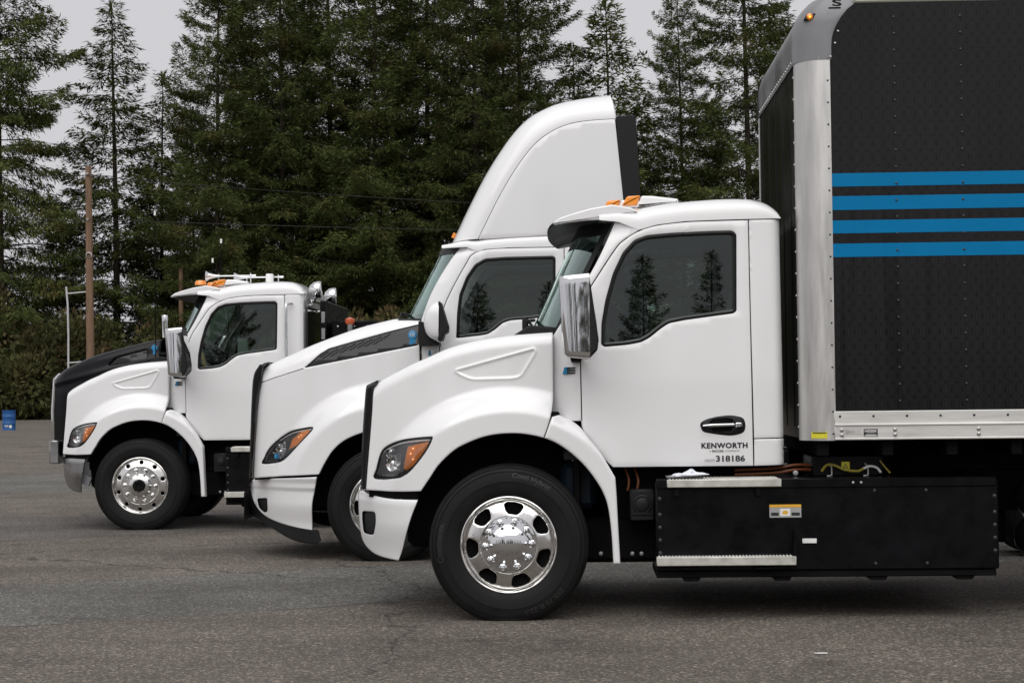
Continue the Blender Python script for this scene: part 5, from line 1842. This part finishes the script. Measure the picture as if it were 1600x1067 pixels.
a_ = math.radians(33); p_ = cast_pt(a_, 3.775)
lamp_h = MB().prism(rpoly([(p_[0] - .05, 3.755), (p_[0] - .03, 3.792), (p_[0] + .09, 3.800), (p_[0] + .085, 3.788), (p_[0] - .01, 3.755)], .008), -p_[1] - .010, -p_[1] + .03, .004).build('marker_housing', M['plastic'], c1)
MB().lathe([(.022, .012), (.021, -.006), (.012, -.014), (.0005, -.016)], (p_[0] - .012, -p_[1] - .004, 3.775), n=16).build('marker_lamp', M['amber'], c1)
MB().lathe([(.008, .0), (.006, -.006), (.0005, -.008)], (p_[0] - .012, -p_[1] - .018, 3.772), n=12).build('marker_bulb', M['amber_lit'], c1)
flat_text('casting_logo', 'S', 2.075, 2.135, 3.838, 3.885, lambda x, z: -(YS + .011 - cast_in(z)), M['under'], c1, bold=.02)
MB().box(2.05, 2.125, -YS - .012 + .012, -YS + .02, 3.822, 3.829, .001).build('casting_logo', M['under'], c1)
rivets([(2.055, -YS - .010, 3.515), (1.985, -YS + .005, 3.515), (2.085, -YS - .009, 3.60), (2.105, -YS - .009, 3.675)], .008, M['bolt'], c1)

# crumpled cloth and a flat board left on the upper step
def crumple(cx, cy, cz, rx, ry, h, seed):
    r = random.Random(seed)
    rows = []
    for j in range(9):
        v = j / 8
        row = []
        for k in range(22):
            a = 2 * math.pi * k / 22
            q = (1 - v) * (1 + .22 * math.sin(3 * a + seed) + .18 * r.uniform(-1, 1))
            row.append((cx + rx * q * math.cos(a), cy + ry * q * math.sin(a), cz + h * (1 - (1 - v) ** 2) * (.55 + .45 * math.sin(2 * a + v * 5 + seed)) + r.uniform(0, .006) * v))
        row.append(row[0])
        rows.append(row)
    return MB().grid(rows)
board = MB()
board.prism(rpoly([(1.0, .893), (1.0, .899), (1.235, .912), (1.235, .906)], .002), -1.24, -1.05)
ob = board.build('flat_board', M['casting'])
ob.parent = None
og = crumple(1.16, -1.16, .908, .085, .06, .035, 2)
og.add(*(lambda m: (m.v, m.f))(crumple(1.08, -1.17, .902, .05, .05, .016, 5)))
og = og.build('crumpled_cloth', M['paper'], None, angle=30)
for o in (ob, og):
    o.location = truck1.location; o.rotation_euler = truck1.rotation_euler
tag(ob, 'flat grey board lying on the upper step below the nearest truck door', 'board')
tag(og, 'crumpled white cloth lying on the grey board on the upper step', 'cloth')

# ------------------------------------------------------------------ third truck: service truck with black centre hood
truck3, door3 = conventional_truck('service_truck', (-3.9886, 20.5673, 0), -.036, 'service')
tag(truck3, 'white truck with black centre hood, roof horns and round work lamps, leftmost of the row', 'truck', 'white trucks parked in a row')
steps_and_battery(truck3, 2.4)
for yy, x0 in ((-.55, .60), (-.25, .86)):
    b = MB().lathe([(.058, -.0), (.050, .012), (.030, .05), (.016, .11), (.008, .16), (.008, .50), (.013, .52), (.013, .56), (.0005, .56)], (x0, yy, 2.772), n=20, axis='x')
    h = b.build('air_horn', M['chrome'], truck3)
    for dx in (.14, .50):
        MB().tube([(x0 + dx, yy, 2.66), (x0 + dx, yy, 2.80)], .007, 8).build('horn_stand', M['chrome'], h)
for yy, x0 in ((-.66, .50), (-.30, .56), (.10, .62)):
    MB().lathe([(.065, 0), (.062, .03), (.050, .048), (.0005, .056)], (x0 + .06, yy, 2.668), n=20, axis='z').build('beacon', M['amber'], truck3)
MB().lathe([(.045, 0), (.045, .10), (.038, .115), (.0005, .115)], (1.27, -.30, 2.69), n=20, axis='z').build('roof_aerial', M['label_white'], truck3)
for x, yy, zz in ((.12, -.95, 3.42), (.72, -.30, 3.16), (.52, .2, 2.98)):
    zb = 1.86 if x < .3 else 2.64
    a = MB().tube([(x, yy, zb), (x, yy, zz)], .006, 6).build('whip_aerial', M['under'], truck3)
    MB().tube([(x, yy, zz), (x, yy, zz + .05)], .012, 6).build('aerial_tip', M['label_white'], a)
MB().tube(cr([(1.64, -1.05, 2.43), (1.60, -1.10, 2.42), (1.585, -1.12, 2.36), (1.585, -1.12, 1.9), (1.588, -1.12, 1.3), (1.60, -1.10, 1.22), (1.64, -1.05, 1.2)], 4), .018, 10).build('grab_rail', M['chrome'], truck3)
for x, yy, z in ((1.86, -.62, 2.600), (1.96, -.12, 2.555)):
    b = MB().lathe([(.0005, -.10), (.05, -.085), (.085, -.04), (.094, 0.0), (.094, .03), (.085, .04), (.0005, .045)], (x, yy, z), n=24, axis='x')
    w = b.build('work_lamp', M['chrome'], truck3, angle=50)
    MB().tube([(x - .02, yy, z - .08), (x - .06, yy, z - .16), (1.75, yy, z - .18)], .014, 8).build('lamp_bracket', M['chrome'], w)
# rear window frame on the cab back
MB().ring(rpoly([(-.55, 1.85), (.55, 1.85), (.55, 2.42), (-.55, 2.42)], .05), rpoly([(-.51, 1.89), (.51, 1.89), (.51, 2.38), (-.51, 2.38)], .05), 0, 1)
rw = MB()
oo = rpoly([(-.86, 1.82), (.86, 1.82), (.86, 2.46), (-.86, 2.46)], .06); ii = rpoly([(-.81, 1.87), (.81, 1.87), (.81, 2.41), (-.81, 2.41)], .05)
n_ = len(oo)
rw.add([(1.762, p[0], p[1]) for p in oo] + [(1.775, p[0], p[1]) for p in ii], [(i, (i + 1) % n_, n_ + (i + 1) % n_, n_ + i) for i in range(n_)])
rw = rw.build('rear_window', M['alu'], truck3)
MB().add([(1.766, p[0], p[1]) for p in ii], [tuple(range(n_))]).build('rear_pane', M['gloss_black'], rw)
MB().tube([(1.80, -.9, 2.47), (1.80, .9, 2.47)], .018, 8).build('work_lamp_bar', M['chrome'], truck3)
# black rack behind the cab
rk = MB()
rk.box(1.93, 2.00, -.95, .95, .95, 2.46, .01)
rk = rk.build('headache_rack', M['satin_black'], truck3)
for y0 in (-.93, ):
    for k in range(5):
        MB().box(1.945, 1.985, -.954, -.948, 1.5 + k * .18, 1.62 + k * .18, .002).build('rack_slot', M['steel'], rk)
eq = MB().box(2.05, 2.55, -.90, .9, .95, 2.24, .012).build('equipment_locker', M['satin_black'], truck3)
for x in (2.12, 2.3, 2.45):
    for z in (2.06, 2.18):
        MB().lathe([(.012, .002), (.010, -.004), (.0005, -.006)], (x, -.902, z), n=8).build('locker_bolt', M['bolt'], eq)
MB().tube([(2.26, -.96, 1.9), (2.26, -.96, 2.20)], .030, 10).build('lamp_post', M['red'], truck3)
MB().lathe([(.045, 0), (.055, .03), (.05, .06), (.0005, .075)], (2.26, -.96, 2.20), n=16, axis='z').build('stop_lamp', M['red'], truck3)
MB().lathe([(.035, .08), (.030, -.10), (.0005, -.10)], (2.26, -.96, 2.14), n=12, axis='z').build('lamp_collar', M['steel'], truck3)
# second mirror head above the chrome one
o = MB().lathe([(.0005, .10), (.030, .10), (.034, .09), (.030, .03), (.028, -.14), (.0005, -.14)], (.325, -1.38, 2.205), n=16, axis='z').build('mirror_post', M['chrome'], truck3)
# yellow grab handle and papers inside
MB().tube(cr([(.50, -.72, 2.02), (.56, -.76, 1.96), (.61, -.78, 1.85), (.62, -.78, 1.74)], 4), .022, 8).build('inner_handle', M['yellow_rail'], truck3)
MB().box(.90, 1.02, -.30, -.28, 1.86, 2.08, .01).build('display_screen', M['label_white'], truck3)

# ------------------------------------------------------------------ second truck: aerodynamic day cab with roof fairing
B_TOP = [(-1.110, 1.690), (-1.042, 1.726), (-0.862, 1.802), (-0.67, 1.880), (-0.386, 1.981), (-0.195, 2.038), (-0.009, 2.080), (0.077, 2.096), (0.181, 2.092), (0.285, 2.084)]
B_FRONT = [(-1.110, 1.690), (-1.126, 1.549), (-1.155, 1.402), (-1.188, 1.042), (-1.209, 0.706)]
B_BOTTOM = [(-1.209, 0.706), (-1.113, 0.713), (-0.812, 0.734), (-0.58, 0.748)]
B_ARCH = [(-0.58, 0.748), (-0.524, 0.85), (-0.451, 0.956), (-0.341, 1.045), (-0.181, 1.108), (0.0, 1.135), (.16, 1.12), (.24, 1.095)]
B_REAR = [(.24, 1.095), (.28, 1.25), (.298, 1.45), (.300, 2.084)]
B_VENT = [(-0.729, 1.674), (-0.585, 1.795), (-0.509, 1.84), (0.019, 1.977), (0.290, 2.042), (0.290, 1.857)]
B_MESH = [(-0.640, 1.738), (-0.509, 1.823), (0.07, 1.975), (0.019, 1.923), (-0.072, 1.879), (-0.352, 1.815), (-0.585, 1.748)]
B_LAMP = [(-1.124, 0.836), (-1.106, 0.886), (-1.058, 0.971), (-0.956, 1.061), (-0.847, 1.122), (-0.735, 1.147), (-0.648, 1.157), (-0.651, 1.124), (-0.781, 0.998), (-0.92, 0.87), (-1.017, 0.841)]
B_AMBER = [(-0.875, 0.958), (-0.846, 1.050), (-0.747, 1.122), (-0.665, 1.143), (-0.671, 1.118), (-0.794, 0.995)]
B_WIN = [(0.62, 1.917), (0.631, 2.141), (0.651, 2.296), (0.713, 2.448), (0.79, 2.557), (0.878, 2.606), (1.055, 2.617), (1.470, 2.620), (1.492, 2.603), (1.486, 2.106), (1.291, 2.078), (1.093, 2.064), (1.027, 2.043), (0.961, 1.988), (0.895, 1.947), (0.828, 1.936), (0.638, 1.917)]
B_SEAM = [(.52, 1.25), (.475, 1.45), (0.469, 1.74), (0.476, 1.852), (0.494, 2.075), (0.523, 2.208), (0.614, 2.394), (0.747, 2.625)]
B_SEAMT = [(0.747, 2.625), (0.791, 2.658), (0.879, 2.685), (1.1, 2.696), (1.568, 2.697)]
_B_TOPC = cr(B_TOP, 5)

def hood_b(x, z):
    y = hood_side_b(x, z)
    dt = interp(_B_TOPC, x) - z
    R = .12
    if dt < R:
        dt = max(0.0, dt)
        y += R - math.sqrt(max(0, R * R - (R - dt) ** 2))
    return y

def aero_truck(name, loc, rz):
    T = empty(name, loc, rz)
    white = M['white']
    out = join(cr(B_TOP[::-1]), cr(B_FRONT), cr(B_BOTTOM), cr(B_ARCH), cr(B_REAR))
    vent = rpoly(B_VENT, .012)
    lamp = crc(B_LAMP, 3)
    o = panel('hood_side', out, hood_b, white, T, g=.016, thick=.05, roll=.007, holes=[vent, lamp], angle=50)
    far_copy(o)
    rows = []
    for x, z in _B_TOPC:
        y0 = hood_side_b(x, z) + .118
        rows.append([(x, y0 - 2 * y0 * k / 24, z - .001 + .008 * (1 - (2 * k / 24 - 1) ** 2)) for k in range(25)])
    MB().grid(rows).build('hood_top', white, T, angle=60)
    # fine seam of the upper hood line
    MB().tube([(x, hood_b(x, z) + .002, z) for x, z in [(-1.12, 1.552), (-1.0, 1.592), (-.85, 1.636), (-.735, 1.669)]], .004, 6).build('hood_seam', M['under'], T)
    v = panel('hood_vent', inset(vent, .001), lambda x, z: hood_b(x, z) + .012, M['gloss_black'], T, g=.04, thick=-.012, roll=.004)
    # diamond mesh, bars clipped to the mesh field
    poly = np.array(rpoly(B_MESH, .015))
    mb = MB()
    ts = np.arange(-.8, .3, .01)
    for sl in (1, -1):
        for k in range(-40, 40):
            zz = 1.80 + sl * (ts * .62) + k * .028
            ins_ = in_poly(ts, zz, poly)
            seg = []
            for x, z, q in zip(ts, zz, ins_):
                if q: seg.append((float(x), hood_b(float(x), float(z)) + .006, float(z)))
                if not q or x > .28:
                    if len(seg) > 1: mb.tube([seg[0], seg[-1]], .0035, 4)
                    seg = []
    tag(mb.build('vent_mesh', M['meshgrey'], v), kind='stuff')
    yy = hood_b(.235, 1.94) - .002
    e = MB()
    e.lathe([(.040, .012), (.040, -.002), (.034, -.004), (.0005, -.004)], (.238, yy, 1.948), n=22)
    e.prism([(.215, 1.92), (.262, 1.92), (.270, 1.865), (.208, 1.865)], yy - .002, yy + .014)
    e = e.build('hood_emblem', M['blue_badge'], v)
    flat_text('emblem_letter', 'KW', .216, .260, 1.93, 1.966, lambda x, z: yy - .0055, M['label_white'], e)
    hl = headlight(T, B_LAMP, B_AMBER, hood_side_b, [(-1.00, .905, .032), (-.95, .97, .036)], [(-.78, 1.07), (-.755, 1.085)])
    MB().lathe([(.030, .004), (.024, -.004), (.0005, -.006)], (-.985, hood_side_b(-.985, .90) + .010, .900), n=18).build('blue_glint', M['blue_badge'], hl)  # blue disc paints a bluish reflection into the headlight
    fh = far_copy(hl)
    for ch in hl.children: far_copy(ch, fh)
    o = panel('gap_shade_strip', [(-1.20, .69), (-.595, .72), (-.595, .755), (-1.20, .72)], lambda x, z: hood_side_b(x, z) + .03, M['under'], T, g=.03, thick=.2, roll=0)  # coloured dark as the shaded gap over the bumper
    far_copy(o)
    # bumper and lip
    bp = join(cr([(-1.315, 0.60), (-1.290, .655), (-1.234, 0.688), (-1.0, .705), (-0.593, 0.728)]), cr([(-0.593, 0.728), (-0.616, 0.622), (-0.645, 0.48), (-0.653, 0.261)]), cr([(-0.653, 0.261), (-0.869, 0.291), (-1.06, 0.335), (-1.173, 0.385), (-1.241, 0.448), (-1.290, .53), (-1.315, .60)]))
    fog = rpoly([(-1.222, 0.512), (-1.101, 0.526), (-1.100, 0.410), (-1.136, 0.390), (-1.200, 0.430)], .02)
    def bump_b(x, z):
        return bumper_b(x, z) + (.018 if z < .60 else .018 * sstep(.63, .60, z))
    o = panel('bumper', bp, bump_b, white, T, g=.016, thick=.018, roll=.008, holes=[fog])
    far_copy(o)
    o = panel('fog_lamp_recess', inset(fog, .001), lambda x, z: bump_b(x, z) + .03, M['plastic'], T, g=.03, thick=-.03, roll=.003)
    far_copy(o)
    rows = []
    for k in range(17):
        y = -.50 + 1.0 * k / 16
        dx = -.05 * (1 - (y / .5) ** 2)
        rows.append([(x + dx + .004, y, z) for x, z in cr([(-1.20, .70), (-1.25, .69), (-1.31, .62), (-1.30, .55), (-1.25, .45)], 3)])
    MB().grid(rows).build('bumper_front', white, T, angle=60)
    lip = join(cr([(-1.318, .59), (-1.34, .50), (-1.345, .40)]), cr([(-1.345, .362), (-1.156, 0.300), (-0.929, 0.199), (-0.769, 0.150), (-0.613, 0.140)]), [(-.578, .173), (-.606, .262), (-.653, .264)], cr([(-0.653, 0.264), (-0.869, 0.294), (-1.06, 0.338), (-1.173, 0.388), (-1.241, 0.451)]))
    o = panel('air_dam', lip, lambda x, z: bumper_b(x, z) + .035, M['plastic'], T, g=.03, thick=.03, roll=.006)
    far_copy(o)
    MB().grid([[(-1.345 - .05 * (1 - (y / .52) ** 2), y, z) for y in np.linspace(-.52, .52, 9)] for z in (.30, .56)]).build('air_dam_front', M['plastic'], T)
    # grille
    front = [(-1.135, 1.712), (-1.189, 1.615), (-1.208, 1.425), (-1.225, 1.05), (-1.237, 0.706)]
    bz = join(cr(front), [(x - .001, z) for x, z in B_FRONT][::-1], [(-1.085, 1.712)])
    o = MB().prism(bz, -.86, -.72, .012).build('grille_bezel', M['gloss_black'], T)
    far_copy(o)
    g = MB().grid([[(x + .022 - .03 * (1 - (y / .74) ** 2), y, z) for y in np.linspace(-.74, .74, 17)] for x, z in cr(front, 3)]).build('grille', M['under'], T)
    for k in range(18):
        z = .75 + k * .05
        x = interp(sorted([(zz, xx) for xx, zz in front]), z)
        MB().tube([(x + .012 - .03 * (1 - (y / .74) ** 2), y, z) for y in np.linspace(-.73, .73, 13)], .008, 6).build('grille_bar', M['steel'], g)
    MB().prism(rpoly([(-1.145, 1.70), (-1.12, 1.725), (-1.07, 1.735), (-1.07, 1.70)], .008), -.74, .74, .01).build('grille_cap', M['gloss_black'], T)
    # wing behind the wheel, hidden for the most part
    rf = join(cr([(.24, 1.095), (.40, 1.02), (.52, .90), (.60, .75), (.64, .40)]), [(.72, .40), (.70, .85), (.52, 1.20), (.30, 1.25)])
    o = panel('wing_extension', rf, lambda x, z: -1.15, white, T, g=.04, thick=.08, roll=.01)
    far_copy(o)
    for sg in (-1, 1):
        rows = []
        for k in range(25):
            a = math.radians(14 + 146 * k / 24)
            rows.append([(.69 * math.cos(a) * .97, sg * w, .47 + .67 * math.sin(a)) for w in (1.03, .85, .62)])
        MB().grid(rows).build('arch_liner', M['under'], T)
    # cab
    pil = join([(.312, 1.30), (.312, 2.085)], cr([(.312, 2.085), (.411, 2.332), (.549, 2.566), (.689, 2.752)]), [(.80, 2.76), (.86, 2.69)], cr(B_SEAMT[:3][::-1]), cr(B_SEAM[1:][::-1]), [(.485, 1.30)])
    def cowl_y(x, z):
        y = cab_side_b(x, z)
        xd = interp(sorted([(zz, xx) for xx, zz in B_SEAM + B_SEAMT[1:3]]), z)
        k = max(0.0, xd - x)
        return y + .75 * k * k + .04 * k
    o = panel('cowl_pillar', inset(pil, .003), cowl_y, white, T, g=.03, thick=.03, roll=.005)
    far_copy(o)
    d = door_set(T, join(cr(B_SEAM), cr(B_SEAMT), [(1.568, 2.697), (1.57, .98), (.70, .98)]), B_WIN, cab_side_b)
    for sg in (-1, 1):
        MB().box(.55, 1.74, sg * 1.00 - .006, sg * 1.00 + .006, 1.0, 1.86, .002).build('door_backing', M['under'], T)
        MB().box(1.51, 1.72, sg * .985 - .006, sg * .985 + .006, 1.86, 2.66, .002).build('door_backing', M['under'], T)
        MB().box(.335, .50, sg * .975 - .006, sg * .975 + .006, 1.25, 2.0, .002).build('door_backing', M['under'], T)
    o = panel('cab_rear_panel', inset([(1.568, 2.697), (1.77, 2.70), (1.78, .98), (1.57, .98)], .0025), cab_side_b, white, T, g=.05, thick=.02, roll=.005)
    far_copy(o)
    MB().box(1.75, 1.775, -.98, .98, 1.0, 2.75, .008).build('cab_back_wall', white, T)
    # roof skirt between door and fairing
    roof_shell(T, [(.50, 2.745), (.60, 2.765), (.678, 2.785), (.877, 2.812), (1.152, 2.834), (1.485, 2.852), (1.76, 2.86), (1.785, 2.80)], lambda x: interp([(.5, 2.70), (.72, 2.71), (.80, 2.665), (.879, 2.688), (1.1, 2.700), (1.79, 2.70)], x), 1.018, n=5)
    wind_screen(T, (.10, 2.10), (.44, 2.755), (.335, 2.085), (.68, 2.74), .95, .92)
    MB().prism(rpoly([(.05, 2.05), (.12, 2.10), (.40, 2.09), (.42, 2.0), (.06, 2.0)], .01), -.93, .93, .01).build('cowl_grille', M['plastic'], T)
    MB().tube([(.10, -.80, 2.09), (.12, -.76, 2.15), (.15, -.3, 2.15)], .012, 6).build('wiper', M['plastic'], T)
    cab_interior(T, .02, .18)
    # roof fairing
    fair = cr([(0.535, 2.762), (0.70, 3.10), (0.868, 3.414), (1.062, 3.705), (1.222, 3.880), (1.385, 3.978), (1.545, 4.036), (1.785, 4.076), (1.985, 4.098)], 6)
    line = cr([(0.815, 2.780), (0.995, 3.132), (1.156, 3.397), (1.316, 3.599), (1.475, 3.716), (1.634, 3.777), (1.791, 3.801), (2.028, 3.813)], 6)
    def res(P, n):
        P = np.array(P); s = np.concatenate([[0], np.cumsum(np.linalg.norm(np.diff(P, axis=0), axis=1))])
        return [(float(np.interp(t, s, P[:, 0])), float(np.interp(t, s, P[:, 1]))) for t in np.linspace(0, s[-1], n)]
    FA, LI = res(fair, 44), res(line, 44)
    rows = []
    for (a, b) in zip(FA, LI):
        row = []
        for k in range(49):
            th = math.pi * k / 48
            c, s_ = math.cos(th), math.sin(th)
            y = -1.0 * math.copysign(abs(c) ** .55, c)
            w = abs(s_) ** .75
            row.append((lerp(b[0], a[0], w), y, lerp(b[1], a[1], w)))
        rows.append(row)
    f = MB().grid(rows).build('roof_fairing', white, T, angle=60)
    last = rows[-1]
    MB().add(last + [(x + .012, y * .985, z - .02) for x, y, z in last], [(i, i + 1, len(last) + i + 1, len(last) + i) for i in range(len(last) - 1)]).build('fairing_edge', white, f)
    sp = join([(0.828, 2.772)], cr(LI[::3] + [LI[-1]], 2), [(2.092, 3.109), (2.10, 2.83), (1.485, 2.800), (1.152, 2.785)])
    o = panel('fairing_side', inset(sp, .004), lambda x, z: -1.003, white, f, g=.06, thick=.03, roll=.006)
    far_copy(o, f)
    bk = join([(0.88, 2.85)], LI[3:], [(2.08, 3.109), (2.09, 2.88), (1.485, 2.87)])
    o = MB().prism(bk, -.990, -.98).build('fairing_gap', M['under'], f)
    far_copy(o, f)
    MB().box(2.0, 2.03, -.98, .98, 2.87, 3.80, .01).build('fairing_back', M['under'], f)
    o = MB().box(.742, .80, -1.01, -.985, 2.905, 2.935, .006)
    o = MB().prism(rpoly([(.755, 2.885), (.740, 2.915), (.778, 2.918), (.790, 2.888)], .006), -.93, -.89, .004).build('fairing_lamp', M['label_white'], f)
    MB().prism(rpoly([(.762, 2.892), (.752, 2.910), (.772, 2.911), (.780, 2.893)], .004), -.934, -.92, .002).build('fairing_lens', M['amber'], f)
    MB().prism(rpoly([(.555, 2.83), (.58, 2.875), (.60, 2.86), (.58, 2.82)], .006), -.62, -.58, .004).build('fairing_lens', M['amber'], f)
    # black side extender behind the cab
    o = MB().prism(rpoly([(2.030, 3.835), (2.205, 3.842), (2.33, 1.2), (2.15, 1.2)], .02), -1.0, -.955, .008).build('side_extender', M['plastic'], T)
    far_copy(o)
    # mirror, white shell
    def shell():
        b = MB(); rows = []
        for j in range(15):
            t = j / 14
            z = 1.884 + (2.224 - 1.884) * t
            k = math.sqrt(max(0.0, 1 - abs(2 * t - 1) ** 3.2))
            xf = lerp(.500, lerp(.372, .352, t), k) if t < .5 else lerp(.50, lerp(.40, .362, min(1, (1 - t) * 2.2)), k)
            xb = lerp(.492, .500, t)
            row = []
            for q in range(17):
                a = math.pi * q / 16
                row.append((xb - (xb - xf) * abs(math.sin(a)) ** .6, -1.30 - .115 * math.copysign(abs(math.cos(a)) ** .6, math.cos(a)) * (.45 + .55 * k), z))
            rows.append(row)
        return b.grid(rows)
    m = shell().build('side_mirror', white, T, angle=60)
    MB().prism(rpoly([(.494, 2.222), (.515, 2.212), (.575, 2.003), (.570, 1.955), (.540, 1.94), (.525, 1.885), (.488, 1.884)], .012), -1.405, -1.195, .01).build('mirror_housing', M['plastic'], m)
    MB().prism(rpoly([(.31, 2.06), (.36, 2.05), (.40, 1.92), (.49, 1.87), (.49, 1.85), (.31, 1.85)], .008), -1.26, -1.0, .006).build('mirror_arm', M['plastic'], m)
    fm = far_copy(m)
    for ch in m.children: far_copy(ch, fm)
    badge_e(T, .412, 1.79, cowl_y(.41, 1.79) - .010, 1.1)
    # chassis
    for sg in (-1, 1):
        MB().box(-.85, 6.8, sg * .43 - .04, sg * .43 + .04, .62, .89, .006).build('frame_rail', M['under'], T)
    for x in (.9, 1.9, 3.0, 4.2, 5.4):
        MB().box(x - .05, x + .05, -.42, .42, .66, .86, .006).build('cross_member', M['under'], T)
    MB().tube([(0, -.98, HUB_Z), (0, -.6, HUB_Z - .06), (0, .6, HUB_Z - .06), (0, .98, HUB_Z)], .055, 10).build('front_axle', M['under'], T)
    MB().box(-.80, .45, -.62, .62, .40, 1.50, .04).build('drive_unit', M['under'], T)
    MB().box(.75, 3.3, -1.12, -.5, .33, .95, .02).build('side_fairing', white, T)
    MB().box(.75, 3.3, .5, 1.12, .33, .95, .02).build('side_fairing', white, T)
    for sg in (-1, 1):
        make_wheel(T, 0.0, sg * 1.19, -sg, 'slots')
        for x in (4.4, 5.7):
            for yo in (1.22, .88):
                make_wheel(T, x, sg * yo, -sg, 'plain')
    return T
truck2 = aero_truck('aero_truck', (-1.067, 16.6415, 0), -.036)
tag(truck2, 'white truck with tall roof fairing and meshed black hood vent, middle of the row', 'truck', 'white trucks parked in a row')
